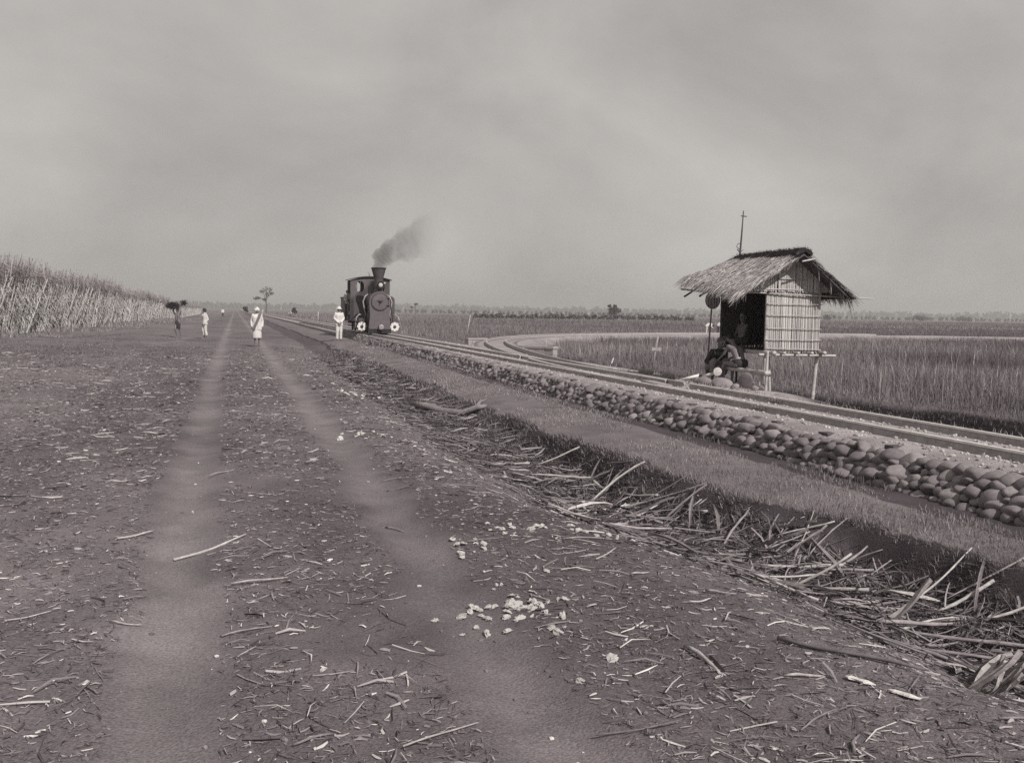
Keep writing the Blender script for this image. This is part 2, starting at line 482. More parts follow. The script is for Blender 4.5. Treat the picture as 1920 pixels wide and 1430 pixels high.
# ------------------------------------------------------------------ rails and sleepers
TC = 7.65; GAUGE = .86; RT = .40
def rail_section(z=0.0):
    # foot, web and head (x, z) going round; head top is the last two corners
    return [(-.042, 0), (.042, 0), (.042, .012), (.012, .026), (.010, .066), (.024, .076), (.024, .1), (-.024, .1), (-.024, .076), (-.010, .066), (-.012, .026), (-.042, .012)]
def rail_mesh(path, name, z0=.30, head='railhead'):
    sec = rail_section()
    n = len(sec); vs = []; fs = []; mi = []
    for i, p in enumerate(path):
        a = path[max(i - 1, 0)]; b = path[min(i + 1, len(path) - 1)]
        t = Vector((b[0] - a[0], b[1] - a[1])).normalized(); nx, ny = t.y, -t.x
        zz = p[2] if len(p) > 2 else z0
        for sx, sz in sec:
            vs.append((p[0] + nx * sx, p[1] + ny * sx, zz + sz))
    for i in range(len(path) - 1):
        for k in range(n):
            a, b = i * n + k, i * n + (k + 1) % n
            fs.append((a, b, b + n, a + n)); mi.append(1 if k in (5, 6, 7) else 0)
    fs.append(tuple(range(n - 1, -1, -1))); mi.append(0)
    fs.append(tuple((len(path) - 1) * n + k for k in range(n))); mi.append(0)
    me = bpy.data.meshes.new(name); me.from_pydata(vs, [], fs)
    me.materials.append(M['rail']); me.materials.append(M[head])
    me.polygons.foreach_set('material_index', mi); me.update()
    return me

track = thing('railway_track', 'narrow gauge main line running straight under the small locomotive', 'railway', (0, 0, 0))
seg = rail_mesh([(0, 0), (0, 6.96)], 'rail', 0)
joint0 = 5.4
plate = MB().box((0, 0, .05), (.052, .40, .045)); plate.box((-.03, -.12, .05), (.03, .025, .025)); plate.box((-.03, -.04, .05), (.03, .025, .025)); plate.box((-.03, .05, .05), (.03, .025, .025)); plate.box((-.03, .13, .05), (.03, .025, .025))
plate_me = plate.mesh('fishplate', M['rail'])
def rails(xr, y0, y1, off):
    y = y0
    while y < y1:
        r = link('rail', seg, track, loc=(xr, y, .30))
        if 0 < y < 40:
            link('fishplate', plate_me, r, loc=(0, 6.98, 0))
        y += 7.0
rails(TC - GAUGE / 2, -1.4, 118, 0)
rails(TC + GAUGE / 2, 27.6, 118, 0)
rails(TC + GAUGE / 2, -7.4, 13, 0)
for s in (-1, 1):
    link('rail', rail_mesh([(TC + s * GAUGE / 2, 118.0), (TC + s * GAUGE / 2, 900)], 'long_rail'), track)
# points: far stock rail becomes the branch, a straight blade carries the main line
def offs(o, a, b, step=1):
    return [(SP[i, 0] + SN[i, 0] * o, SP[i, 1] + SN[i, 1] * o, sid_z(i) + .038) for i in range(a, b, step)]
k16 = int(np.searchsorted(SP[:60, 1], 16.6))
link('rail', rail_mesh([(TC + GAUGE / 2, 13.6), (TC + GAUGE / 2, 16.6)], 'stock_rail'), track)
link('rail', rail_mesh([(TC + GAUGE / 2 - .03, 17.6), (TC + GAUGE / 2 - .005, 21), (TC + GAUGE / 2, 27.6)], 'point_blade'), track, label='slim straight point blade inside the far rail')
siding = thing('siding_track', 'branch line curving off to the right across the field', 'railway', (0, 0, 0))
kfrog = int(np.searchsorted(SP[:100, 1], 27.2))
link('rail', rail_mesh(offs(GAUGE / 2, k16, 135), 'branch_rail', head='railhead_dull'), siding)
link('rail', rail_mesh(offs(-GAUGE / 2, k16 + 2, kfrog - 2), 'branch_closure_rail'), siding)
link('rail', rail_mesh(offs(-GAUGE / 2, kfrog + 1, 135), 'branch_rail', head='railhead_dull'), siding)
slp = [MB().box((0, 0, 0), (1.87, .16, .12)).mesh('sleeper', M['sleeper'])]
for _ in range(3):
    b = MB().box((0, 0, 0), (1.87 + random.uniform(-.09, .09), .155 + random.uniform(-.03, .03), .12))
    b.v = [(x + random.uniform(-.015, .015), y + random.uniform(-.012, .012), z) for x, y, z in b.v]
    slp.append(b.mesh('sleeper', M['sleeper']))
y = -1.0; k = 0
while y < 110:
    o = link('sleeper', random.choice(slp), track, loc=(TC + random.uniform(-.05, .03), y, .226 + random.uniform(-.014, .008) - (.04 if random.random() < .35 else 0)))
    o.rotation_euler = (0, 0, random.uniform(-.04, .04))
    y += random.uniform(.52, .66)
i = kfrog
last = 0
while i < 118 and SP[i, 1] < 62:
    if SQ[i] - last > .68:
        o = link('sleeper', random.choice(slp), siding, loc=(SP[i, 0], SP[i, 1], sid_z(i) - .050))
        o.rotation_euler = (0, 0, math.atan2(ST[i, 1], ST[i, 0]) - math.pi / 2)
        last = SQ[i]
    i += 1
# boards and check plates lying between the rails at the points
for (bx, by, dx, dy, rz, lab) in [(7.72, 19.2, .20, 1.5, .06, 'pale weathered plank lying between the rails at the points'), (7.85, 17.6, .30, .9, -.05, 'short grey board lying between the rails by the points')]:
    o = MB().box((0, 0, 0), (dx, dy, .035)).build('loose_board', M['board'])
    o.location = (bx, by, .325); o.rotation_euler = (0.02, 0.05, rz)
    tag(o, lab, 'plank')

# ------------------------------------------------------------------ dry-stone facing of the embankment
import bmesh
def rock_mesh(name, sub, seed, m, flat=1.0):
    bm = bmesh.new()
    bmesh.ops.create_icosphere(bm, subdivisions=sub, radius=1.0)
    rr = random.Random(seed)
    ax = [(Vector((rr.gauss(0, 1), rr.gauss(0, 1), rr.gauss(0, 1))).normalized(), rr.uniform(.62, .92)) for _ in range(5)]
    ph = [rr.uniform(0, 6) for _ in range(6)]
    for v in bm.verts:
        p = v.co.copy()
        for a, c in ax:                       # soft facets
            d = p.dot(a)
            if d > c: p -= a * (d - c) * .75
        p *= 1 + .05 * math.sin(3 * p.x + ph[0]) + .05 * math.sin(3.4 * p.y + ph[1]) + .04 * math.sin(4 * p.z + ph[2])
        v.co = p
    me = bpy.data.meshes.new(name); bm.to_mesh(me); bm.free()
    if m: me.materials.append(m)
    me.polygons.foreach_set('use_smooth', [True] * len(me.polygons))
    return me
stone_mats = [mat('river_stone_%s' % 'abcd'[k], v, var=.22, scale=2.2, rough=.8, bump=.3, bscale=14, spec=.2, var2=.15, scale2=25) for k, v in enumerate((.15, .18, .21, .25))]
ROCK = [rock_mesh('stone', 3, 100 + k, stone_mats[k % 4]) for k in range(10)]
ROCK_LO = [np.array([v.co[:] for v in rock_mesh('t', 2, 200 + k, None).vertices]) for k in range(6)]
_tm = rock_mesh('t', 2, 200, None); LO_F = np.array([p.vertices[:] for p in _tm.polygons])
wall = thing('stone_wall', 'dry stone facing of rounded river stones along the railway embankment', 'stone wall', (6.1, 6, 0))
wloc = Vector((6.1, 6, 0))
cand = []
for j in range(7):
    y = 2.5 + random.random() * .2
    while y < 62:
        big = random.random()
        a = random.uniform(.07, .12) * (1.4 if big > .86 else (.75 if big < .25 else 1.0))
        if j == 0: a *= .85
        b = a * random.uniform(.7, 1.0); c = min(a * random.uniform(.5, .75), .078)
        y += a * .86
        tx = float(toe_x(y))
        if j < 5:
            x = tx + .075 + j * .052 + random.uniform(-.018, .018); z = .035 + j * .066 + random.uniform(-.012, .012)
        else:
            x = tx + .36 + (j - 5) * .13 + random.uniform(-.05, .05); z = .265 + random.uniform(-.02, .02) - (j - 5) * .02
            if random.random() < (.15 if j == 5 else .7): y += a * 1.5; continue
        cand.append((x, y, z, a, b, c, random.uniform(-.35, .35), random.uniform(-.35, .35), random.uniform(-.5, .5)))
        y += a * .86
cand.sort(key=lambda s: s[1] / s[3] if s[1] > 5.6 else 1e6)
for s in cand[:290]:
    o = link('stone', random.choice(ROCK), wall, loc=Vector(s[:3]) - wloc)
    o.scale = (s[4], s[3], s[5]); o.rotation_euler = (s[6], s[7], s[8])
vv, ff, cc = [], [], []
for s in cand[290:]:
    R3 = np.array(Euler((s[6], s[7], s[8])).to_matrix())
    p = (random.choice(ROCK_LO) * np.array([s[4], s[3], s[5]])) @ R3.T + np.array(s[:3]) - np.array(wloc)
    vv.append(p); ff.append(LO_F + 42 * len(ff)); cc.append(np.full(42, random.choice((.16, .18, .21, .24))))
me = bpy.data.meshes.new('far_stones')
me.from_pydata(np.concatenate(vv).tolist(), [], np.concatenate(ff).tolist())
me.polygons.foreach_set('use_smooth', [True] * len(me.polygons))
at = me.color_attributes.new('col', 'FLOAT_COLOR', 'POINT'); at.data.foreach_set('color', garr(np.concatenate(cc)).astype(np.float32).ravel())
me.materials.append(M['stonev'])
link('far_stones', me, wall, 'stuff')

# ballast chippings
def rocks_soup(name, pts, sizes, vals, m):
    ic = bmesh.new(); bmesh.ops.create_icosphere(ic, subdivisions=1, radius=1.0)
    ic.verts.ensure_lookup_table()
    base = np.array([v.co[:] for v in ic.verts]); F = np.array([[v.index for v in f.verts] for f in ic.faces]); ic.free()
    # subdivision 1 is the plain icosahedron: 12 corners, 20 faces
    n = len(pts); tri = base[F]                                     # (20,3,3)
    jit = 1 + .35 * (rng.random((n, len(base), 1)) - .5)
    B = base[None] * jit * sizes[:, None, :]
    a = rng.random(n) * 6.28; ca, sa = np.cos(a), np.sin(a)
    x = B[..., 0] * ca[:, None] - B[..., 1] * sa[:, None]; yy = B[..., 0] * sa[:, None] + B[..., 1] * ca[:, None]
    B = np.stack([x, yy, B[..., 2]], -1) + pts[:, None, :]
    V = B[:, F.reshape(-1)].reshape(-1, 3)
    return soup(name, V, 3, np.repeat(vals, len(F)), m)
n = 9000
py = 5 + 40 * rng.random(n) ** 2.0; px = 6.38 + 2.9 * rng.random(n)
psz = (.010 + .022 * rng.random(n) ** 2)[:, None] * np.stack([np.ones(n), .6 + .4 * rng.random(n), .5 + .3 * rng.random(n)], -1)
pz = height(px, py) + psz[:, 2] * .3
o = rocks_soup('ballast_gravel', np.stack([px, py, pz], -1), psz, .22 + .30 * rng.random(n), M['litter'])
tag(o, 'pale gravel ballast strewn round the sleepers of the main line', None)

# river stones heaped in front of the hut
hut_st = [(8.92, 17.7, .17, .11, .30), (9.02, 17.15, .24, .12, .1), (9.15, 18.55, .12, .09, .5), (9.05, 18.2, .11, .08, .9), (9.3, 17.5, .13, .09, .2), (9.2, 16.75, .12, .09, .7), (9.45, 16.95, .14, .1, .3),
          (9.0, 19.4, .10, .07, .4), (9.15, 20.0, .12, .08, .2), (9.05, 20.7, .13, .09, 1.1), (9.2, 21.4, .11, .08, .6), (9.5, 18.0, .11, .08, .2), (9.6, 17.3, .10, .08, .5), (8.95, 16.5, .10, .07, .3), (9.25, 16.3, .09, .07, .9),
          (9.55, 16.55, .1, .08, .4), (9.05, 15.3, .12, .08, .4), (9.3, 15.0, .1, .07, .4), (9.0, 12.4, .12, .07, .2), (9.1, 11.6, .1, .06, .3), (9.35, 15.6, .15, .09, 1.2)]
pale = [rock_mesh('river_stone', 3, 400 + k, stone_mats[2 + k % 2]) for k in range(5)]
for k, (x, y, a, c, rz) in enumerate(hut_st):
    o = link('river_stone', pale[k % 5], loc=(x, y, hz(x, y) + c * .45))
    o.scale = (a * .75, a, c); o.rotation_euler = (random.uniform(-.2, .2), random.uniform(-.2, .2), rz)
    if k == 1: tag(o, 'largest oblong stone at the sitting boy\'s feet beside the rail', 'stone')
    elif k == 0: tag(o, 'rounded stone just left of the largest oblong one below the counterweight', 'stone')
    elif k in (18, 19): tag(o, 'low pale stone beyond the rails right of the hut', 'stone', 'pale stones beyond the rails right of the hut')
    else:
        pl_ = 'beyond the white lever arm, left of the hut' if y > 19 else ('around the foot of the white lever' if y > 17.4 else ('under the near end of the bench' if y > 16.2 else 'by the far rail right of the bench posts'))
        tag(o, ('larger ' if a > .125 else 'small ') + ('light' if k % 5 % 2 else 'mid-grey') + ' river stone ' + pl_, 'stone', 'river stones heaped between rails and hut')
slab = rock_mesh('slab_stone', 3, 431, stone_mats[1])
o = link('slab_stone', slab, loc=(9.22, 16.62, hz(9.22, 16.62) + .14)); o.scale = (.06, .15, .19); o.rotation_euler = (.5, -.35, .75)
tag(o, 'flat slab stone tilted on edge beside the bench posts', 'stone')

# ------------------------------------------------------------------ signal hut on stilts
HX0, HX1, HY0, HY1 = 9.79, 10.95, 16.9, 18.75
FZ, WZ = 1.0, 2.19                                       # floor, top of the walls
HC = Vector((10.37, 17.8, 0.0))
hut = thing('signal_hut', 'small raised bamboo hut with a shaggy thatched roof beside the line', 'hut', HC)
def hp(*p): return Vector(p) - HC
def bamboo(path, r, n=8):
    """culm with raised nodes"""
    a, b = Vector(path[0]), Vector(path[-1]); L = (b - a).length
    pts, rad = [], []
    k = max(2, int(L / .32))
    for i in range(k):
        t0, t1 = i / k, (i + 1) / k
        for t, q in ((t0 + .001, 1.16), (t0 + .03 / L, 1.0), (t1 - .03 / L, .98)):
            pts.append(a.lerp(b, min(t, 1))); rad.append(r * q * (1 - .12 * t))
    pts.append(b); rad.append(r * .95)
    return MB().tube(pts, rad, n)
def pole(name, a, b, r, m='bamboo', parent=hut, label=None):
    return bamboo([hp(*a), hp(*b)], r).build(name, M[m], parent, smooth=True, label=label)
# stilts
pole('leg', (9.80, 16.92, hz(9.8, 16.92) - .15), (9.80, 16.92, 2.22), .034)
pole('leg', (10.20, 17.35, -.3), (10.08, 17.30, FZ - .05), .036)
pole('leg', (10.87, 16.98, hz(10.87, 16.98) - .2), (10.93, 16.92, FZ - .06), .042)
pole('leg', (9.80, 18.73, hz(9.8, 18.7) - .15), (9.80, 18.73, 2.22), .036, 'bamboo_dark')
pole('leg', (10.92, 18.72, hz(10.92, 18.72) - .2), (10.92, 18.72, FZ - .06), .04)
# floor frame
pole('floor_pole', (9.78, 16.55, FZ - .045), (9.78, 19.0, FZ - .045), .042, 'bamboo')
pole('floor_pole', (10.96, 16.7, FZ - .045), (10.96, 19.0, FZ - .045), .036, 'bamboo')
pole('floor_pole', (9.62, 16.86, FZ - .085), (11.28, 16.84, FZ - .103), .028, 'bamboo')
pole('floor_pole', (9.62, 18.76, FZ - .085), (11.2, 18.76, FZ - .10), .028, 'bamboo')
for x in (10.1, 10.4, 10.7):
    pole('floor_pole', (x, 16.72, FZ - .05), (x, 18.9, FZ - .05), .026, 'bamboo')
fm = MB(); x = HX0 + .05
while x < HX1:
    fm.box(hp(x, 17.82, FZ - .012), (.05, 1.86, .014), (0, random.uniform(-.02, .02), 0)); x += .058
fm.build('floor_slat', M['bamboo_dark'], hut, kind='stuff')
# reed walls: narrow uneven reeds, proud and recessed
def reed_panel(name, u0, u1, zlo, zhi_f, fixed, axis, lean=.0, parent=hut, v=(.42, .62), thick=.004):
    q, c = [], []
    u = u0
    while u < u1:
        w = random.uniform(.006, .020)
        zt = zhi_f(u + w / 2) ; zl = zlo - random.uniform(0, .035)
        d = random.uniform(-.008, .008); l = random.gauss(0, .008); val = random.uniform(*v) * random.choice((1, 1, 1, .8))
        if random.random() < .04: val *= .5
        for (a0, a1, dz) in (((u - .001), (u + w * .5), thick * .6), ((u + w * .5), (u + w + .001), thick * .6)):
            d0 = d if a0 == u - .001 else d - dz; d1 = d - dz if a0 == u - .001 else d
            for (aa, dd) in ((a0, d0), (a1, d1)): pass
            P = [(a0 + l, zl, d0), (a1 + l, zl, d1), (a1, zt, d1), (a0, zt, d0)]
            for (uu, zz, off) in P:
                q.append(hp(uu, fixed + off, zz) if axis == 'x' else hp(fixed + off, uu, zz))
            c.append(val)
        u += w + random.uniform(-.002, .003)
    return soup(name, np.array([p[:] for p in q]), 4, c, M['litter'], parent)
reed_panel('reed_wall', HX0 + .01, HX1, FZ - .02, lambda u: WZ - .06 + random.uniform(-.02, .02), HY0, 'x')
reed_panel('reed_wall', HX0, HX1, FZ, lambda u: WZ - .03, HY1, 'x', v=(.10, .16))  # far and rear reeds darkened in colour for the shade indoors
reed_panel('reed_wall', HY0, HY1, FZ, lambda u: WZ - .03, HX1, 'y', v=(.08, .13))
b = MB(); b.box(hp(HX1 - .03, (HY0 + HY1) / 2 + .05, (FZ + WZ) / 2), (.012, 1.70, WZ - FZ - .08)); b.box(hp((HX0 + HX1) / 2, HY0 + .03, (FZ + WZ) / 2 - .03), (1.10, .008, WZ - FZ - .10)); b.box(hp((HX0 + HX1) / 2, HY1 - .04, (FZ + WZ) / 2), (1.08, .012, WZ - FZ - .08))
b.build('dark_backing', M['bamboo_dark'], hut)  # dark sheets added behind the reeds to put shade into the interior
RIDGE_X, RIDGE_Z, EL_X, ER_X, E_Z = 10.31, 2.85, 8.98, 11.40, 2.05
def tilt(sx, y, t):
    return (.34 if sx < 0 else .04) * t * min(1, max(0, (y - 16.5) / 2.6))
def roof_z(x):
    return np.interp(x, [EL_X, RIDGE_X, ER_X], [E_Z, RIDGE_Z, E_Z - .04])
reed_panel('gable_panel', HX0 - .28, HX1 + .22, WZ - .05, lambda u: float(roof_z(u)) - .05, HY0 - .035, 'x', v=(.42, .64))
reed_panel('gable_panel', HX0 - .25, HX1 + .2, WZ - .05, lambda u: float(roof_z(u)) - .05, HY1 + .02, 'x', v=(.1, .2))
for z in (WZ - .02, 1.885, 1.665, 1.43, 1.215, 1.03):
    a, b = (HX0 - .02, HX1 + .02) if z < 2.1 else (HX0 - .36, HX1 - .1)
    pole('batten', (a, HY0 - .036, z + random.uniform(-.01, .01)), (b, HY0 - .038, z - .01 + random.uniform(-.012, .012)), .0085 if z < 2.1 else .015)
pole('batten', (10.0, HY0 - .06, WZ + .18), (10.62, HY0 - .06, WZ + .165), .009)
for x in (10.07, 10.33, 10.52, 10.78):
    pole('batten', (x, HY0 - .012, FZ), (x + .02, HY0 - .010, WZ - .06), .003, 'bamboo_dark')
pole('wall_post', (HX0 - .0, HY0 + .03, FZ), (HX0, HY0 + .03, WZ), .026, 'bamboo_dark')
pole('door_beam', (HX0 - .01, HY0 - .1, WZ - .075), (HX0 - .01, HY1 + .55, WZ - .10), .024, 'bamboo_dark')
# roof
pole('eave_pole', (9.10, 16.6, E_Z - .03), (9.05, 19.12, E_Z + .14), .022, 'bamboo_dark')
pole('eave_pole', (11.38, 16.4, E_Z - .03), (11.38, 19.1, E_Z - .03), .022, 'bamboo_dark')
pole('rafter', (9.3, HY0 - .02, WZ - .09), (12.05, HY0 - .10, WZ - .17), .014, 'bamboo')
for y in (16.5, 17.4, 18.3, 19.0):
    pole('rafter', (EL_X + .08, y, E_Z - .02), (RIDGE_X, y, RIDGE_Z - .04), .02, 'bamboo_dark')
    pole('rafter', (ER_X - .08, y, E_Z - .05), (RIDGE_X, y, RIDGE_Z - .04), .02, 'bamboo_dark')
YA, YB = 16.50, 19.1
def roof_slab(sx, name):
    mb = MB(); nx, ny = 12, 26; vs = []; fs = []
    xe = EL_X if sx < 0 else ER_X
    for lay in (0, 1):
        for i in range(nx + 1):
            for j in range(ny + 1):
                t = i / nx; x = RIDGE_X + (xe - RIDGE_X) * t
                y = YA + .06 + (YB - YA - .12) * j / ny
                y = 17.66 + (y - 17.66) * (1 - .12 * t * (1 if y > 17.66 else .1))
                z = float(roof_z(x)) - .035 * math.sin(t * 3.1) + (.05 if lay else -.01) + random.uniform(-.012, .012) + tilt(sx, y, t)
                vs.append(hp(x, y, z))
    L = (nx + 1) * (ny + 1)
    for lay in (0, 1):
        for i in range(nx):
            for j in range(ny):
                a = lay * L + i * (ny + 1) + j
                fs.append((a, a + 1, a + ny + 2, a + ny + 1))
    def edge(ids):
        for a, b in zip(ids[:-1], ids[1:]): fs.append((a, b, b + L, a + L))
    edge([i * (ny + 1) for i in range(nx + 1)]); edge([i * (ny + 1) + ny for i in range(nx + 1)])
    edge([j for j in range(ny + 1)]); edge([nx * (ny + 1) + j for j in range(ny + 1)])
    mb.add(vs, fs)
    return mb.build(name, M['thatch_base'], hut)
for sx in (-1, 1):
    slabo = roof_slab(sx, 'thatch_layer')
    q, c = [], []
    xe = EL_X if sx < 0 else ER_X
    slope = Vector((xe - RIDGE_X, 0, (E_Z - RIDGE_Z))).normalized()
    nrm = Vector((-slope.z * sx, 0, abs(slope.x))) ; nrm.normalize()
    span = (Vector((xe, 0, E_Z)) - Vector((RIDGE_X, 0, RIDGE_Z))).length
    rows = 15
    for r in range(rows):
        nst = 620 if sx < 0 else 300
        for k in range(nst):
            t = (r + random.random()) / rows
            y = random.uniform(YA, YB); y = 17.66 + (y - 17.66) * (1 - .10 * t * (1 if y > 17.66 else .1))
            L = random.uniform(.14, .40); w = random.uniform(.003, .010)
            p = Vector((RIDGE_X, y, RIDGE_Z)) + slope * (t * span - .05) + nrm * (.045 + random.uniform(0, .03) - .035 * math.sin(t * 3.1)) + Vector((0, 0, tilt(sx, y, t)))
            yawd = random.gauss(0, .17)
            d = (slope + Vector((0, yawd, 0)) + nrm * random.uniform(-.02, .10)).normalized()
            if t > .86: d = (d + Vector((0, 0, -random.uniform(.05, .5)))).normalized()
            e1 = p + d * L * .55; e2 = e1 + (d + Vector((0, random.gauss(0, .08), -random.uniform(.03, .2)))).normalized() * L * .45
            s_ = Vector((0, w / 2, 0)); tw = nrm * random.uniform(-w, w) * .5
            s_ = s_ + tw
            val = random.uniform(.30, .60) * random.choice((1, 1, .85, .55))
            q += [hp(*(p - s_)), hp(*(p + s_)), hp(*(e1 + s_)), hp(*(e1 - s_)), hp(*(e1 - s_)), hp(*(e1 + s_)), hp(*(e2 + s_ * .3)), hp(*(e2 - s_ * .3))]
            c += [val, val]
    # fringe hanging from the eave, long loose ends at the near corners
    for k in range(520 if sx < 0 else 420):
        y = random.uniform(YA, YB - .1)
        near = math.exp(-((y - YA) / .5) ** 2)
        p = Vector((xe - sx * random.uniform(.0, .22), y, E_Z + random.uniform(.0, .05)))
        p.z = float(roof_z(p.x)) - .01 + tilt(sx, y, .95)
        L = random.uniform(.06, .20) + near * random.uniform(0, .28) * (1.0 if random.random() < .5 else .3)
        w = random.uniform(.006, .018)
        d = Vector((sx * random.uniform(.1, .7), random.gauss(-.12, .3) , -1)).normalized()
        m1 = p + d * L * .5; e = m1 + (d + Vector((0, random.gauss(0, .15), -.5))).normalized() * L * .5
        s_ = Vector((random.uniform(-.4, .4) * w, w / 2, 0)); val = random.uniform(.10, .55)
        q += [hp(*(p - s_)), hp(*(p + s_)), hp(*(m1 + s_)), hp(*(m1 - s_)), hp(*(m1 - s_)), hp(*(m1 + s_)), hp(*(e + s_ * .2)), hp(*(e - s_ * .2))]
        c += [val, val]
    if sx > 0:
        for k in range(90):
            y = random.uniform(YA - .02, YB - .3); x_ = xe - random.uniform(.0, .55)
            p = Vector((x_, y, float(roof_z(x_)) - .02)); L = random.uniform(.15, .42)
            m1 = p + Vector((random.uniform(-.03, .06), random.gauss(0, .03), -L * .5)); e = m1 + Vector((random.uniform(-.04, .04), random.gauss(0, .03), -L * .5))
            s_ = Vector((.006, .008, 0)); val = random.uniform(.08, .35)
            q += [hp(*(p - s_)), hp(*(p + s_)), hp(*(m1 + s_)), hp(*(m1 - s_)), hp(*(m1 - s_)), hp(*(m1 + s_)), hp(*(e + s_ * .2)), hp(*(e - s_ * .2))]
            c += [val, val]
    # straws combed over the rake edge of the near gable
    for k in range(330):
        t = random.random() ** .8
        p = Vector((RIDGE_X, YA + random.uniform(.0, .10), RIDGE_Z)) + slope * t * span + nrm * random.uniform(-.03, .05)
        L = random.uniform(.12, .38); w = random.uniform(.008, .02)
        d = (slope + Vector((0, -random.uniform(-.1, .35), -random.uniform(-.05, .25)))).normalized()
        m1 = p + d * L * .5; e = m1 + (d + Vector((0, 0, -.3))).normalized() * L * .5
        s_ = Vector((0, w / 2, w / 3)); val = random.uniform(.25, .6)
        q += [hp(*(p - s_)), hp(*(p + s_)), hp(*(m1 + s_)), hp(*(m1 - s_)), hp(*(m1 - s_)), hp(*(m1 + s_)), hp(*(e + s_ * .2)), hp(*(e - s_ * .2))]
        c += [val, val]
    soup('thatch_straw', np.array([p[:] for p in q]), 4, c, M['litter'], hut)
# dark fibre ridge cap
mb = MB(); q, c = [], []
ys_ = np.linspace(16.44, 18.98, 26)
for s in (-1, 1):
    vs, fs = [], []
    for i, y in enumerate(ys_):
        j = [random.uniform(-.014, .014) for _ in range(4)]
        for (x, z) in ((0, .085 + j[0]), (s * .10, .065 + j[1]), (s * (.22 if s < 0 else .14) + j[2], -.03 + j[3]), (s * (.2 if s < 0 else .12), -.06), (0, .02)):
            vs.append(hp(RIDGE_X + x, y, RIDGE_Z + z))
    for i in range(len(ys_) - 1):
        for k in range(4):
            a = i * 5 + k; fs.append((a, a + 1, a + 6, a + 5))
    fs.append((0, 1, 2, 3, 4)); fs.append(tuple((len(ys_) - 1) * 5 + k for k in range(5)))
    mb.add(vs, fs)
rc = mb.build('ridge_cap', M['ridge'], hut)
for k in range(1500):
    y = random.uniform(16.42, 19.0); s = random.choice((-1, 1)); t = random.random()
    p = Vector((RIDGE_X + s * (.23 if s < 0 else .14) * t, y, RIDGE_Z + .085 - .11 * t * t + .01))
    d = Vector((s * random.uniform(.1, 1), random.gauss(0, .6), random.uniform(-.5, .7) )).normalized() * random.uniform(.03, .08)
    w = Vector((0, .008, 0)); q += [hp(*(p - w)), hp(*(p + w)), hp(*(p + d))]; c.append(random.uniform(.015, .05))
soup('ridge_fibre', np.array([p[:] for p in q]), 3, c, M['litter'], rc)
# strips dangling under the near gable
for (x, z0, L) in ((10.66, 2.60, .27), (10.93, 2.42, .34), (11.04, 2.33, .1)):
    b = MB(); b.tube([hp(x, 16.56, z0), hp(x + .01, 16.55, z0 - L * .5), hp(x + .03, 16.56, z0 - L)], [.012, .014, .004], 4)
    b.build('loose_strip', M['bamboo'], hut)
pole('ridge_stub', (10.22, 16.42, 2.68), (10.5, 16.44, 2.735), .017, 'bamboo')

# bench of bamboo in front of the hut
bench = thing('bamboo_bench', 'rough bamboo pole bench on two short posts in front of the hut', 'bench', (9.55, 17.2, .25))
bc = Vector((9.55, 17.2, .25))
def bp(a, b, r, name, m='bamboo'): return bamboo([Vector(a) - bc, Vector(b) - bc], r).build(name, M[m], bench, smooth=True)
bp((9.52, 16.36, .585), (9.55, 18.35, .60), .046, 'seat_pole')
bp((9.62, 16.45, .585), (9.65, 18.35, .60), .042, 'seat_pole')
bp((9.50, 16.60, hz(9.5, 16.6) - .1), (9.54, 16.60, .55), .036, 'leg')
bp((9.57, 16.47, hz(9.57, 16.47) - .1), (9.585, 16.47, 1.0), .030, 'leg')
bp((9.60, 18.2, hz(9.6, 18.2) - .1), (9.60, 18.2, .56), .036, 'leg')

# mast behind the hut
mast = thing('bamboo_mast', 'thin tall bamboo mast with a small crossbar rising behind the hut roof', 'pole', (10.49, 19.3, hz(10.49, 19.3) - .3))
mz = mast.location.z
MB().tube([(0, 0, 0), (0, 0, 3.0 - mz), (.025, 0, 3.4 - mz), (.05, 0, 3.90 - mz)], [.026, .022, .018, .012], 8).build('shaft', M['bamboo_dark'], mast, True)
MB().tube([(-.005, .0, 3.79 - mz), (.12, -.02, 3.78 - mz)], .011, 6).build('crossbar', M['bamboo_dark'], mast)
b = MB(); b.tube([(.01, 0, 3.06 - mz), (-.09, 0, 3.13 - mz), (-.05, 0, 3.2 - mz), (.02, 0, 3.19 - mz)], .008, 5); b.tube([(.0, 0, 3.0 - mz), (-.07, .0, 3.08 - mz)], .012, 5); b.tube([(0, 0, 3.02 - mz), (.08, 0, 3.07 - mz)], .007, 5)
b.build('lashing', M['bamboo_dark'], mast)

# round signal disc on its pole
px_, py_ = 9.98, 19.55
pz_ = hz(px_, py_)
disc = thing('signal_disc', 'oval dark woven signal disc on a thin upright pole beside the hut', 'signal', (px_, py_, pz_))
zc = 1.98 - pz_
MB().tube([(-.09, 0, -.1), (.0, 0, zc - .15), (.02, 0, zc + .2)], [.022, .019, .015], 8).build('shaft', M['board'], disc, True)
vs, fs = [], []
n = 28
for (k, yy, s) in ((0, -.012, 1), (1, .012, 1)):
    vs.append((0.02, yy, zc))
    for i in range(n):
        t = 2 * math.pi * i / n
        vs.append((.02 + .148 * math.cos(t), yy, zc + .178 * math.sin(t)))
for i in range(n):
    a, b = 1 + i, 1 + (i + 1) % n
    fs.append((0, a, b)); fs.append((n + 1, n + 1 + b, n + 1 + a)); fs.append((a, n + 1 + a, n + 1 + b, b))
panel = MB().add(vs, fs).build('disc_panel', M['weave'], disc)
panel.rotation_euler = (0, 0, -.35)
ring = [(.02 + .152 * math.cos(2 * math.pi * i / 32), 0, zc + .182 * math.sin(2 * math.pi * i / 32)) for i in range(33)]
rm = MB().tube(ring, .011, 6, cap=False).build('rim', M['bamboo_dark'], panel, True)
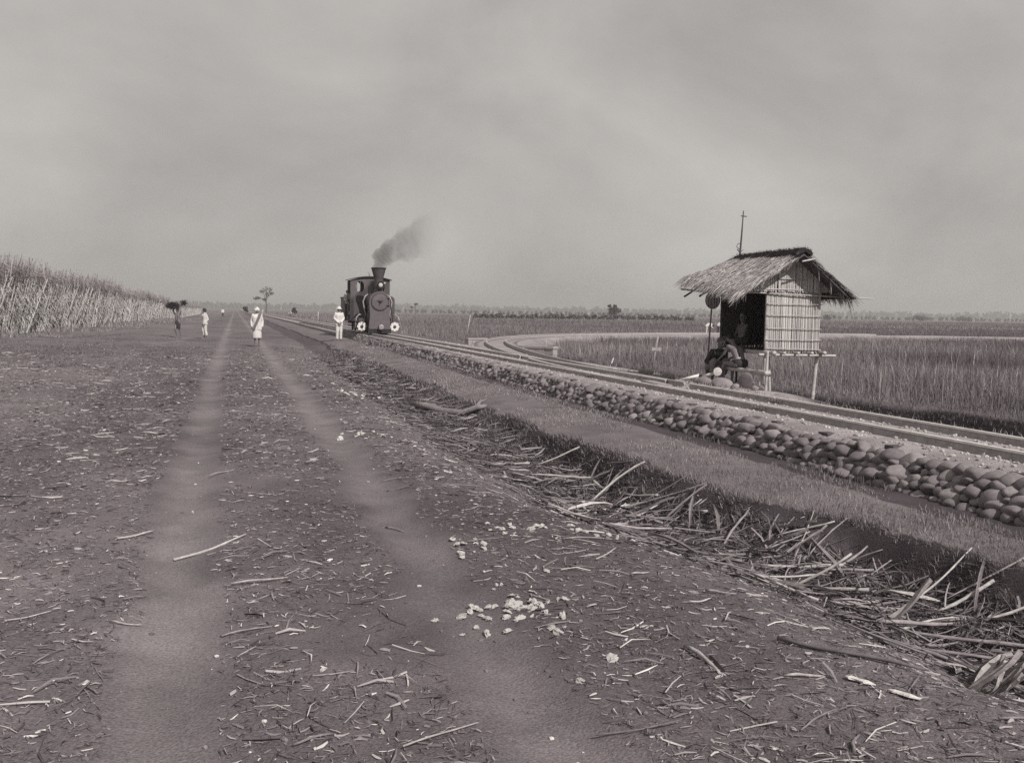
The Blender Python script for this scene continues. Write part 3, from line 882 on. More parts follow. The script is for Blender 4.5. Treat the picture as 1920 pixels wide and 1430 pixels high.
for xx in (-.07, -.02, .05, .1):
    h = .175 * math.sqrt(max(0, 1 - ((xx - .02) / .15) ** 2))
    MB().tube([(xx, -.016, zc - h), (xx, -.016, zc + h)], .006, 5).build('rib', M['bamboo_dark'], panel)

# point lever with a whitewashed counterweight
lev = thing('point_lever', 'white point lever with a round counterweight resting on the stones', 'lever', (9.06, 18.12, .29))
b = MB(); b.tube([(.22, -.16, .20), (.06, .04, .13)], [.026, .03], 8); b.build('arm', M['white'], lev, True)
b = MB(); b.tube([(.0, .08, .14), (-.34, .36, .03)], [.036, .016], 8); b.build('arm', M['white'], lev, True, label='tapering white arm reaching left towards the rails')
w_ = MB().lathe([(.02, -.07), (.078, -.065), (.086, -.055), (.086, .055), (.078, .065), (.02, .07)], (0, 0, 0), 'Y', 18).build('counterweight', M['chalk'], lev)
w_.location = (.26, -.20, .235); w_.rotation_euler = (0, 0, -.5)
b = MB(); b.box((.03, .06, .07), (.08, .06, .13), (0, 0, .7)); b.tube([(-.02, .06, .14), (.09, .06, .14)], .02, 8); b.build('pivot_block', M['black'], lev)
b = MB(); b.tube([(-.30, .30, .03), (-.80, .05, .02)], .016, 6); b.build('rod', M['rail'], lev)

# leaning marker cross, stakes and stubs
def post(name, label, cat, x, y, pts, r, m='board', group=None, extra=None):
    z = hz(x, y)
    t = thing(name, label, cat, (x, y, z), 0, group)
    MB().tube([(p[0], p[1], p[2]) for p in pts], r, 7).build('shaft', M[m], t, True)
    if extra: extra(t)
    return t
post('marker_cross', 'leaning wooden cross marker standing in front of the tall grass', 'marker', 12.35, 28.0, [(0, 0, -.1), (.07, 0, .5), (.16, 0, .98)], [.03, .034, .028],
     extra=lambda t: MB().box((.10, -.03, .60), (.34, .03, .10), (0, .02, .1)).build('cross_board', M['board'], t))
post('stake', 'short split stake leaning right by the ditch beyond the points', 'stake', 10.9, 28.0, [(0, 0, -.05), (.16, .0, .40)], [.03, .02], 'bamboo', 'split stakes by the ditch')
post('stake', 'second split stake standing close behind the first one by the ditch', 'stake', 11.1, 28.2, [(0, 0, -.05), (.13, .0, .33)], [.03, .02], 'bamboo', 'split stakes by the ditch')
post('stake', 'low blunt stub of wood at the end of the white culvert wall', 'stake', 11.0, 33.2, [(0, 0, -.05), (.01, .0, .26)], [.09, .08])
post('stake', 'thin pale stake in the field between the engine and the branch line', 'stake', 16.2, 70.0, [(0, 0, -.1), (.26, 0, 1.5)], [.04, .03], 'bamboo')
post('stake', 'thin pale post beyond the track just left of the engine', 'stake', 10.2, 128, [(0, 0, -.1), (0, 0, 1.4)], [.06, .05], 'bamboo')
post('stake', 'second thin pale post left of the engine beside the white uniform', 'stake', 11.4, 118, [(0, 0, -.1), (.03, 0, 1.5)], [.05, .05], 'bamboo')

# culvert walls where the branch crosses the ditch
def headwall(name, label, a, b, z0, z1, th):
    t = thing(name, label, 'culvert wall', ((a[0] + b[0]) / 2, (a[1] + b[1]) / 2, z0))
    L = math.hypot(b[0] - a[0], b[1] - a[1]); ang = math.atan2(b[1] - a[1], b[0] - a[0])
    t.rotation_euler = (0, 0, ang)
    nb = 5; x = -L / 2
    for k in range(2):
        x = -L / 2
        for i in range(nb):
            w = L / nb
            h = (z1 - z0 - .09) / 2
            bo = MB().box((x + w / 2 + random.uniform(-.004, .004), random.uniform(-.012, .012), h * (k + .5)), (w - .014, th, h - .012)).build('stone_block', M['masonry'], t)
            x += w
    MB().box((0, 0, z1 - z0 - .045), (L + .06, th + .06, .085)).build('coping', M['masonry'], t)
    return t
headwall('culvert_wall', 'pale masonry culvert wall on the right side of the curving branch', (10.9, 38.6), (12.15, 37.0), -.25, .33, .32)
headwall('culvert_wall', 'small pale culvert wall with a flat top left of the branch curve', (11.2, 48.4), (12.3, 48.9), -.05, .33, .3)

# ------------------------------------------------------------------ people
def bone_set(J, H):
    """capsules for a continuous body from joint positions J"""
    k = H / 1.65
    B = []
    def c(a, b, ra, rb): B.append((Vector(a), Vector(b), ra * k, rb * k))
    pel, wai, che, nec, hed = J['pelvis'], J['waist'], J['chest'], J['neck'], J['head']
    side = J['side']
    for s in (-1, 1):
        o = side * s
        c(pel + o * .065 * k, wai + o * .055 * k, .092, .085)
        c(wai + o * .055 * k, che + o * .075 * k, .085, .098)
        sh, el, wr, hd = [J[n + ('L' if s < 0 else 'R')] for n in ('sh', 'el', 'wr', 'hand')]
        c(che + o * .07 * k, sh, .085, .055)
        c(sh, el, .05, .038); c(el, wr, .037, .024)
        pd = (hd - wr).normalized() if (hd - wr).length > 1e-4 else Vector((0, 0, -1))
        c(wr, wr + pd * .06 * k, .024, .028)
        fx = pd.cross(J['front']); 
        if fx.length < .2: fx = pd.cross(side)
        fx.normalize(); curl = fx.cross(pd).normalized() * -1
        for q in range(4):
            b0 = wr + pd * .065 * k + fx * (q - 1.5) * .016 * k
            fl = (.066, .076, .072, .056)[q] * k
            m1 = b0 + (pd * .9 + curl * .3).normalized() * fl * .55
            c(b0, m1, .0085, .008); c(m1, m1 + (pd * .6 + curl * .75).normalized() * fl * .5, .008, .0065)
        tb = wr + pd * .02 * k - fx * .022 * k
        c(tb, tb + (pd * .7 - fx * .6 + curl * .3).normalized() * .045 * k, .011, .009)
        hp_, kn, an, to = [J[n + ('L' if s < 0 else 'R')] for n in ('hip', 'kn', 'an', 'toe')]
        c(pel + o * .06 * k, hp_, .09, .082)
        c(hp_, kn, .080, .052); c(kn, an, .05, .033)
        heel = an + (an - to).normalized() * .05 * k; heel.z = to.z + .0
        c(heel, to, .033, .026)
    c(che, nec, .07, .052); c(nec, hed, .05, .055)
    f = J['face']; up = (hed - nec).normalized(); rt = f.cross(up).normalized()
    c(hed - up * .03 * k, hed + up * .045 * k, .078, .084)
    c(hed + f * .02 * k - up * .06 * k, hed + f * .045 * k - up * .075 * k, .055, .042)          # jaw and chin
    c(hed + f * .078 * k + up * .015 * k, hed + f * .098 * k - up * .022 * k, .011, .016)       # nose
    c(hed + f * .083 * k - up * .058 * k + rt * .018 * k, hed + f * .083 * k - up * .058 * k - rt * .018 * k, .010, .010)   # lips
    for s in (-1, 1):
        c(hed + rt * s * .08 * k - up * .02 * k, hed + rt * s * .083 * k + up * .02 * k, .014, .016)   # ears
        c(hed + f * .072 * k + rt * s * .018 * k + up * .034 * k, hed + f * .068 * k + rt * s * .045 * k + up * .032 * k, .010, .010)  # brow
    return B
def remeshed(name, caps, m, parent, vox, sm=4, grow=0.0):
    mb = MB()
    for a, b, ra, rb in caps:
        mb.capsule(a, b, ra + grow, rb + grow, n=10, m=3)
    o = mb.build(name, m, parent, smooth=True)
    r = o.modifiers.new('skin', 'REMESH'); r.mode = 'VOXEL'; r.voxel_size = vox; r.use_smooth_shade = True
    s = o.modifiers.new('ease', 'SMOOTH'); s.iterations = sm; s.factor = .5
    return o
def stand(H=1.65, arm=((.25, .03, 1.07), (.25, -.06, .84)), armL=None, kneeL=(-.09, -.02, .47), ankL=(-.09, .03, .08), kneeR=(.09, -.02, .47), ankR=(.09, .03, .08), face=(0, -1, 0), lean=(0, 0, 0)):
    """joints of a standing figure that faces -Y; L is at -X"""
    k = H / 1.65
    V = lambda *p: Vector(p) * k
    l = Vector(lean)
    J = dict(side=Vector((1, 0, 0)), front=Vector((0, -1, 0)), face=Vector(face).normalized(), pelvis=V(0, 0, .90), waist=V(0, 0, 1.05) + l * .3, chest=V(0, .0, 1.25) + l * .7, neck=V(0, 0, 1.42) + l, head=V(0, -.01, 1.535) + l * 1.15)
    aR = arm; aL = armL or tuple((-p[0], p[1], p[2]) for p in arm)
    for n, s, a, kn, an in (('L', -1, aL, kneeL, ankL), ('R', 1, aR, kneeR, ankR)):
        J['sh' + n] = V(s * .17, .0, 1.36) + l * .9
        J['el' + n] = V(*a[0]); J['wr' + n] = V(*a[1])
        d = (J['wr' + n] - J['el' + n]).normalized()
        J['hand' + n] = J['wr' + n] + (d * .8 + Vector((0, 0, -.2))) * .1
        J['hip' + n] = V(s * .085, 0, .86); J['kn' + n] = V(*kn); J['an' + n] = V(*an)
        J['toe' + n] = V(an[0] * 1.15, an[1] - .17, max(.028, an[2] - .055))
    return J
def person(name, label, loc, rz, J, H, vox=.011, group=None, skin='skin'):
    t = thing(name, label, 'person', loc, rz, group)
    remeshed('body', bone_set(J, H), M[skin], t, vox)
    k = H / 1.65
    f = J['face']; up = (J['head'] - J['neck']).normalized(); rt = f.cross(up).normalized()
    for s in (-1, 1):
        e = MB().lathe([(.003, -.009), (.009, -.004), (.009, .004), (.003, .009)], (0, 0, 0), 'Z', 8).build('eye', M['hair'], t, True)
        e.location = J['head'] + f * .077 * k + rt * s * .032 * k + up * .012 * k
    return t
def limb_cloth(J, H, part, r=1.0):
    k = H / 1.65; C = []
    for n in 'LR':
        if part == 'sleeves': C += [(J['sh' + n] - Vector((0, 0, .012 * k)), J['el' + n], .060 * k, .056 * k), (J['el' + n], J['el' + n].lerp(J['wr' + n], .9), .056 * k, .05 * k)]
        if part == 'trousers': C += [(J['hip' + n], J['kn' + n], .103 * k, .082 * k), (J['kn' + n], J['kn' + n].lerp(J['an' + n], r), .08 * k, .075 * k)]
    return C
def torso_cloth(J, H, low=.0, extra=.02):
    k = H / 1.65; C = []; o0 = J['side']
    for s in (-1, 1):
        o = o0 * s
        C += [(J['pelvis'] - Vector((0, 0, low)) + o * .075 * k, J['waist'] + o * .06 * k, (.10 + extra) * k, (.088 + extra) * k), (J['waist'] + o * .06 * k, J['chest'] + o * .078 * k, (.088 + extra) * k, (.10 + extra) * k), (J['chest'] + o * .07 * k, J['shL' if s < 0 else 'shR'], (.085 + extra * .6) * k, .060 * k)]
    C.append((J['chest'], J['neck'] - Vector((0, 0, .01)), .085 * k, .06 * k))
    return C
def skirt(J, H, zlow, wide, name, m, t, ax=.72):
    k = H / 1.65
    zt = J['waist'].z - .02
    prof = [(.115 * k, zt), (.155 * k, J['pelvis'].z), (.165 * k, J['pelvis'].z - .15), (wide * .95, (J['pelvis'].z + zlow) / 2 - .05), (wide, zlow + .02), (wide * .96, zlow), (wide * .85, zlow + .015), (.05, zlow + .05)]
    mb = MB().lathe(prof, (0, 0, 0), 'Z', 22)
    mb.v = [(x * (1 + .05 * math.sin(7 * math.atan2(y, x)) * min(1, max(0, (zt - z) / .4))), y * ax * (1 + .06 * math.sin(6 * math.atan2(y, x) + 1) * min(1, max(0, (zt - z) / .4))), z) for x, y, z in mb.v]
    return mb.build(name, m, t, True)
def hair(J, H, t, m='hair', sx=1.0, name='hair'):
    k = H / 1.65; up = (J['head'] - J['neck']).normalized()
    return remeshed(name, [(J['head'] + up * .03 * k - J['face'] * .018 * k, J['head'] + up * .055 * k - J['face'] * .012 * k, .09 * k * sx, .087 * k * sx)], M[m], t, .012)

# man with the sash, in the road
H = 1.66
J = stand(H, arm=((.24, .04, 1.08), (.22, -.03, .86)))
p = person('person', 'man in white with a dark diagonal sash standing in the road', (.92, 44.6, hz(.92, 44.6)), .05, J, H)
remeshed('jacket', torso_cloth(J, H, low=.14, extra=.045) + limb_cloth(J, H, 'sleeves'), M['cloth_w'], p, .013)
skirt(J, H, .36, .205, 'sarong', M['cloth_w'], p)
b = MB(); w0 = .075
pts = [Vector((.13, -.10, 1.43)), Vector((.09, -.17, 1.30)), Vector((.0, -.195, 1.10)), Vector((-.08, -.20, .92)), Vector((-.15, -.19, .74))]
vs = []
for q in pts: vs += [q + Vector((-w0, -.012, -.02)), q + Vector((w0 * .9, -.012, .03)), q + Vector((w0 * .9, .03, .03)), q + Vector((-w0, .03, -.02))]
fs = []
for i in range(4):
    for k in range(4): fs.append((i * 4 + k, i * 4 + (k + 1) % 4, i * 4 + 4 + (k + 1) % 4, i * 4 + 4 + k))
fs += [(0, 1, 2, 3), (16, 17, 18, 19)]
b.add(vs, fs).build('sash', M['cloth_g'], p)
remeshed('turban', [(J['head'] + Vector((-.03, .01, .04)), J['head'] + Vector((.03, .01, .05)), .098, .098), (J['head'] + Vector((.0, .0, .10)), J['head'] + Vector((.02, .02, .13)), .07, .05)], M['cloth_w'], p, .014)
# man in white seen side-on
H = 1.62
J = stand(H, arm=((.20, .10, 1.08), (.17, -.05, .86)), kneeL=(-.07, -.05, .47), kneeR=(.07, .02, .46), ankR=(.08, .1, .08))
p = person('person', 'man in white jacket and dark head cloth walking along the road edge', (-1.56, 55, hz(-1.56, 55)), -1.15, J, H, .013)
remeshed('jacket', torso_cloth(J, H, low=.06, extra=.04) + limb_cloth(J, H, 'sleeves'), M['cloth_w'], p, .014)
remeshed('trousers', limb_cloth(J, H, 'trousers', .55), M['cloth_w'], p, .014)
hair(J, H, p, 'cloth_d', 1.18, 'head_cloth')
# grass carrier
H = 1.58
J = stand(H, arm=((.26, -.05, 1.52), (.17, -.06, 1.72)), kneeL=(-.07, -.16, .50), ankL=(-.07, .02, .16), kneeR=(.08, .05, .46), ankR=(.09, .16, .09))
cl = Vector((-3.0, 56.5, hz(-3.0, 56.5)))
p = person('person', 'dark thin carrier walking with a big grass bundle on the head', cl, -.55, J, H, .013)
skirt(J, H, .50, .15, 'loincloth', M['cloth_d'], p)
hair(J, H, p)
q, c = [], []
bd = thing('grass_bundle', 'shaggy dark bundle of cut grass balanced on the carrier\'s head', 'bundle', cl + Vector((-.12, -.05, 1.60 * H / 1.65 + .21)))
for (cx_, cz_, rx_, rz_, nn) in ((-.12, .0, .44, .20, 900), (.44, .16, .16, .13, 220)):
    for k in range(nn):
        t = random.uniform(0, 6.28); r_ = random.random() ** .4
        P0 = Vector((cx_ + rx_ * r_ * math.cos(t) * .8, random.uniform(-.28, .28), cz_ + rz_ * r_ * math.sin(t) * .9))
        d = Vector((random.gauss(0, 1), random.gauss(0, .6), random.gauss(-.1, .5))).normalized() * random.uniform(.12, .26)
        w = Vector((random.gauss(0, 1), random.gauss(0, 1), random.gauss(0, 1))).normalized() * .012
        q += [P0 - w, P0 + w, P0 + d]; c.append(random.uniform(.02, .085))
    core = rock_mesh('core', 2, 77, M['hair'])
    o = link('bundle_core', core, bd, loc=(cx_, 0, cz_)); o.scale = (rx_ * .75, .22, rz_ * .72)
soup('cut_grass', np.array([v[:] for v in q]), 3, c, M['leafy'], bd)
# man in white uniform beside the engine
H = 1.66
J = stand(H, arm=((.24, .0, 1.10), (.07, -.17, .90)))
p = person('person', 'man in white uniform and white hat standing beside the engine', (5.07, 50.6, hz(5.07, 50.6)), .1, J, H, .013)
remeshed('jacket', torso_cloth(J, H, low=.10, extra=.035) + limb_cloth(J, H, 'sleeves'), M['cloth_w'], p, .014)
remeshed('trousers', limb_cloth(J, H, 'trousers', .93), M['cloth_w'], p, .014)
hd = J['head']
MB().lathe([(.02, .15), (.06, .145), (.095, .10), (.105, .045), (.155, .02), (.16, .008), (.10, .005), (.02, .0)], (hd.x, hd.y + .01, hd.z + .035), 'Z', 18).build('sun_hat', M['cloth_w'], p, True)
# far figures
def tiny(label, x, y, H, rz, top, low, bend=0.0):
    J = stand(H, lean=(0, -bend, -bend * .25))
    if bend: J['neck'].z -= bend * .5; J['head'].z -= bend * .75; J['chest'].z -= bend * .2; J['shL'].z -= bend * .4; J['shR'].z -= bend * .4; J['elL'] += Vector((0, -bend * .7, -bend * .4)); J['elR'] += Vector((0, -bend * .7, -bend * .4)); J['wrL'] += Vector((0, -bend, -bend * .3)); J['wrR'] += Vector((0, -bend, -bend * .3)); J['handL'] = J['wrL'] + Vector((0, 0, -.1)); J['handR'] = J['wrR'] + Vector((0, 0, -.1))
    p = person('person', label, (x, y, hz(x, y) if y < 64 else hz(x, y)), rz, J, H, .022)
    remeshed('jacket', torso_cloth(J, H, low=.05, extra=.05) + limb_cloth(J, H, 'sleeves'), M[top], p, .025)
    remeshed('trousers', limb_cloth(J, H, 'trousers', .8), M[low], p, .025)
    hair(J, H, p)
    return p
tiny('distant walker in white coming along the road beyond the others', -2.3, 200, 1.62, .2, 'cloth_w', 'cloth_d')
tiny('distant stooping figure in white left of the far track, beyond the sash man', 6.0, 235, 1.6, 1.2, 'cloth_w', 'cloth_w', .35)
tiny('distant figure in white and grey on the far embankment', 10.0, 190, 1.6, -.3, 'cloth_w', 'cloth_g', .3)
pa = tiny('white-shirted worker crouching on the branch bank, left of the signal pole', 32.9, 65.2, 1.25, 1.4, 'cloth_w', 'cloth_w', .42)
pb = tiny('white-shirted worker bending on the branch bank, right of the signal pole', 33.9, 65.3, 1.4, 1.1, 'cloth_w', 'cloth_d', .45)
for q in (pa, pb): q.location.z = .22

# the three at the hut
def seated(pel, che, nec, hed, face, arms, legs, side):
    J = dict(side=Vector(side).normalized(), face=Vector(face).normalized())
    J['pelvis'] = Vector(pel); J['chest'] = Vector(che); J['waist'] = J['pelvis'].lerp(J['chest'], .5); J['neck'] = Vector(nec); J['head'] = Vector(hed)
    J['front'] = J['side'].cross(Vector((0, 0, 1))) * -1
    for n, s in (('L', -1), ('R', 1)):
        J['sh' + n] = J['chest'].lerp(J['neck'], .55) + J['side'] * s * .15
        J['el' + n], J['wr' + n] = Vector(arms[n][0]), Vector(arms[n][1])
        J['hand' + n] = J['wr' + n] + (J['wr' + n] - J['el' + n]).normalized() * .1
        J['hip' + n] = J['pelvis'] + J['side'] * s * .09
        J['kn' + n], J['an' + n], J['toe' + n] = [Vector(v) for v in legs[n]]
    return J
# boy on the bench: faces along the track (+Y, image left), bent forward; local origin on the ground
g0 = .27
bo = Vector((9.60, 17.55, g0))
J = seated((0, -.05, .42), (0, .10, .70), (0, .22, .82), (0, .30, .90), (-.1, .95, -.35),
           {'L': ((-.19, .26, .62), (-.14, .50, .50)), 'R': ((.19, .30, .60), (.10, .52, .50))},
           {'L': ((-.10, .36, .44), (-.13, .44, .07), (-.15, .60, .03)), 'R': ((.10, .36, .44), (.10, .38, .07), (.10, .54, .03))}, (1, 0, 0))
H = 1.36
p = person('person', 'bare-backed boy leaning forward on the bamboo bench', bo, .12, J, H, .008)
hair(J, H, p)
remeshed('shorts', [(J['pelvis'] + Vector((s * .06, 0, .02)), J['pelvis'].lerp(J['kn' + n], .45), .095, .08) for s, n in ((-1, 'L'), (1, 'R'))], M['cloth_d'], p, .011)
MB().box((-.10, -.115, .56), (.09, .012, .02), (.2, .1, .2)).build('back_highlight', M['cloth_w'], p)  # white strip standing for sunlight on his lower back
# person facing him, in dark jacket and cap
pl = Vector((9.55, 18.55, .27))
J = seated((0, .02, .30), (.02, -.13, .58), (.02, -.22, .70), (.02, -.29, .80), (0, -1, -.15),
           {'L': ((-.21, -.10, .44), (-.10, -.36, .36)), 'R': ((.20, -.14, .44), (.10, -.38, .38))},
           {'L': ((-.14, -.30, .44), (-.13, -.20, .07), (-.15, -.36, .03)), 'R': ((.14, -.28, .44), (.12, -.18, .07), (.13, -.34, .03))}, (1, 0, 0))
H = 1.5
p = person('person', 'crouching figure in a dark jacket and cap facing the boy', pl, .0, J, H, .008)
remeshed('jacket', torso_cloth(J, H, 0, .03) + limb_cloth(J, H, 'sleeves'), M['cloth_d'], p, .011)
remeshed('sarong', [(J['hip' + n], J['kn' + n], .10, .08) for n in 'LR'] + [(J['kn' + n], J['kn' + n].lerp(J['an' + n], .6), .08, .07) for n in 'LR'] + [(J['pelvis'] + Vector((0, -.1, .02)), J['pelvis'] + Vector((0, -.25, .06)), .1, .1)], M['cloth_m'], p, .011)
hd = J['head']
MB().lathe([(.02, .10), (.07, .09), (.092, .04), (.096, .0), (.08, -.01), (.02, -.01)], (hd.x, hd.y + .01, hd.z + .035), 'Z', 18).build('cap', M['cloth_g'], p, True)
# person sitting inside
J = seated((0, 0, .12), (0, -.02, .38), (0, -.02, .50), (-.01, -.03, .62), (-.85, -.5, .0),
           {'L': ((-.10, -.22, .24), (-.22, -.05, .14)), 'R': ((-.02, .25, .24), (-.2, .1, .14))},
           {'L': ((-.30, -.20, .18), (-.22, .05, .05), (-.28, .16, .04)), 'R': ((-.30, .20, .18), (-.16, -.02, .05), (-.20, -.14, .04))}, (.0, 1, 0))
p = person('person', 'shirtless figure sitting in the dark doorway of the hut', (10.12, 18.42, FZ), 0, J, 1.42, .008)
hair(J, 1.42, p)
remeshed('loincloth', [(J['pelvis'] + J['side'] * s * .06, J['pelvis'].lerp(J['kn' + n], .5), .095, .085) for s, n in ((-1, 'L'), (1, 'R'))], M['cloth_g'], p, .011)

# ------------------------------------------------------------------ small tank locomotive (front towards the camera)
loco = thing('steam_locomotive', 'small dark tank locomotive with flared funnel smoking on the main line', 'locomotive', (7.62, 54.0, RT))
def lb(mb, name, m='iron', parent=None, smooth=False, label=None):
    return mb.build(name, M[m], parent or loco, smooth, None, label)
BZ_ = 1.71                                             # boiler centre line
# front plate: round-topped smokebox front running down into a flared apron
ang = [math.pi * i / 20 for i in range(21)]
out = [(.575 * math.cos(t), BZ_ + .575 * math.sin(t)) for t in ang]
out += [(-.56, 1.35), (-.53, 1.0), (-.56, .7), (-.60, .24), (.60, .24), (.56, .7), (.53, 1.0), (.56, 1.35)]
lb(MB().plate([out], .0, .05), 'front_plate', 'iron_lit')
lb(MB().lathe([(.56, .05), (.56, 1.05), (.48, 1.06), (.48, 4.05)], (0, 0, BZ_), 'Y', 32), 'boiler', 'iron', smooth=False)
lb(MB().plate([[(-.545, .3), (.545, .3), (.53, 1.0), (.55, 1.5), (-.55, 1.5), (-.53, 1.0)]], .05, 1.0), 'saddle', 'iron')
door = lb(MB().lathe([(.46, 0), (.46, -.03), (.40, -.055), (.2, -.075), (.02, -.08)], (0, 0, BZ_ + .0), 'Y', 36), 'smokebox_door', 'iron_lit')
lb(MB().tube([(.465 * math.cos(i * math.pi / 18), -.03, BZ_ + .465 * math.sin(i * math.pi / 18)) for i in range(37)], .016, 6, cap=False), 'door_ring', 'black', door)
b = MB().lathe([(.08, -.07), (.08, -.10), (.03, -.13)], (0, 0, BZ_), 'Y', 14)
for a in (.5, 2.6, 4.5):
    b.tube([(0, -.11, BZ_), (.16 * math.cos(a), -.12, BZ_ + .16 * math.sin(a))], .016, 6)
lb(b, 'door_handle', 'black', door)
b = MB()
for z in (BZ_ + .2, BZ_ - .2): b.box((.42, -.045, z), (.22, .02, .05))
lb(b, 'hinge', 'black', door)
# funnel
ch = lb(MB().lathe([(.30, 2.16), (.235, 2.30), (.21, 2.42), (.215, 2.75), (.24, 2.95), (.40, 3.54), (.41, 3.58), (.37, 3.58), (.22, 3.0), (.18, 2.9)], (0, .55, 0), 'Z', 28), 'funnel', 'iron', smooth=False)
lb(MB().lathe([(.395, 3.52), (.42, 3.53), (.42, 3.585), (.39, 3.59)], (0, .55, 0), 'Z', 28), 'funnel_rim', 'black', ch)
# head lamp on its bracket
b = MB().box((.06, .14, 2.60), (.30, .22, .34)); b.box((.06, .14, 2.80), (.2, .16, .06)); b.box((.06, .16, 2.36), (.12, .10, .2))
lamp = lb(b, 'head_lamp', 'black')
lb(MB().lathe([(.115, .03), (.115, .0), (.08, -.02), (.01, -.03)], (.04, .0, 2.63), 'Y', 18), 'lamp_lens', 'lamp', lamp)
lb(MB().lathe([(.05, .03), (.05, .0), (.01, -.02)], (.26, .04, 2.74), 'Y', 12), 'side_lens', 'lamp', lamp)
# sand dome and steam dome
lb(MB().lathe([(.38, 2.08), (.34, 2.22), (.34, 2.72), (.30, 2.84), (.14, 2.93), (.02, 2.95)], (-.02, 1.55, 0), 'Z', 24), 'sand_dome', 'iron', smooth=False)
lb(MB().lathe([(.32, 2.08), (.28, 2.2), (.28, 2.6), (.2, 2.74), (.02, 2.78)], (0, 2.9, 0), 'Z', 24), 'steam_dome', 'iron', smooth=False)
# side tanks with rounded tops
for s in (-1, 1):
    pr = [(s * .52, .70), (s * 1.16, .70), (s * 1.16, 1.86)] + [(s * (.84 + .32 * math.cos(t)), 1.86 + .22 * math.sin(t)) for t in [i * math.pi / 10 for i in range(1, 10)]] + [(s * .52, 1.86)]
    if s < 0: pr = pr[::-1]
    tk = lb(MB().plate([pr], 2.25, 3.98), 'side_tank', 'iron')
    b = MB()
    for y in (2.35, 2.9, 3.45, 3.9):
        for z in (.8, 1.1, 1.4, 1.7): b.box((s * 1.165, y, z), (.012, .03, .03))
    lb(b, 'rivets', 'iron', tk)
    # cylinder with its whitewashed cover
    cy = lb(MB().lathe([(.21, .02), (.235, .04), (.235, .09), (.205, .11), (.205, .62), (.235, .64), (.235, .7), (.1, .72)], (s * .91, .55, .36), 'Y', 24), 'cylinder', 'iron')
    vs = []
    nn = 64; fs = []
    for yy in (0, -.03):
        for i in range(nn):
            t = 2 * math.pi * i / nn; r_ = .245 + .012 * math.cos(8 * t)
            vs.append((s * .91 + r_ * math.cos(t), .56 + yy, .36 + r_ * math.sin(t)))
    fs = [tuple(range(nn)), tuple(range(2 * nn - 1, nn - 1, -1))] + [(i, (i + 1) % nn, nn + (i + 1) % nn, nn + i) for i in range(nn)]
    cv = lb(MB().add(vs, fs), 'cylinder_cover', 'white', cy)
    b = MB().lathe([(.09, .53), (.09, .50), (.05, .46), (.02, .45)], (s * .91, 0, .36), 'Y', 16)
    lb(b, 'cover_hub', 'iron', cv)
    b = MB()
    for i in range(8):
        t = 2 * math.pi * (i + .5) / 8
        b.lathe([(.016, .53), (.016, .512), (.005, .51)], (s * .91 + .20 * math.cos(t), 0, .36 + .20 * math.sin(t)), 'Y', 6)
    lb(b, 'cover_bolt', 'black', cv)
    lb(MB().box((s * .88, .9, .70), (.36, .55, .24)), 'valve_chest', 'iron')
    # steam pipe from the smokebox down to the cylinder, drain pipe over the front
    lb(MB().tube([(s * .52, 1.05, 2.14), (s * .68, 1.0, 2.02), (s * .80, .95, 1.72), (s * .74, .9, 1.35), (s * .66, .85, 1.05), (s * .72, .85, .78)], .04, 8), 'steam_pipe', 'pipe', smooth=True)
    lb(MB().tube([(s * .86, .9, .98), (s * 1.0, .9, 1.02), (s * 1.15, .85, .88), (s * 1.22, .8, .6), (s * 1.24, .75, .28)], .034, 8), 'drain_pipe', 'pipe', smooth=True)
    lb(MB().tube([(s * .60, .05, 1.85), (s * .62, .04, 1.3), (s * .70, .0, .85), (s * .70, -.02, .62)], .022, 6), 'handrail', 'black', smooth=True)
    # running gear
    for y in (1.75, 2.75, 3.75):
        wh = lb(MB().lathe([(.02, -.04), (.34, -.04), (.38, -.045), (.38, .045), (.02, .04)], (s * .45, y, .37), 'X', 24), 'wheel', 'black')
    lb(MB().box((s * .55, 2.75, .30), (.04, 2.15, .09)), 'coupling_rod', 'pipe')
    lb(MB().box((s * .91, 1.75, .36), (.05, 1.1, .06)), 'piston_rod', 'pipe')
    lb(MB().box((s * 1.02, 3.0, .66), (.4, 4.6, .05)), 'running_board', 'iron')
    lb(MB().box((s * .40, 2.8, .5), (.05, 5.4, .36)), 'frame_plate', 'black')
    lb(MB().box((s * 1.05, 4.9, .35), (.3, .3, .04)), 'step', 'black')
lb(MB().box((0, .10, .12), (1.25, .16, .22)), 'buffer_beam', 'black')
b = MB().box((.06, -.08, .34), (.24, .22, .22)); b.lathe([(.10, -.22), (.14, -.2), (.14, -.15), (.05, -.14)], (.06, 0, .34), 'Y', 12)
lb(b, 'coupler', 'pipe')
lb(MB().box((0, .55, .0), (.9, .5, .06)), 'rail_guard', 'black')
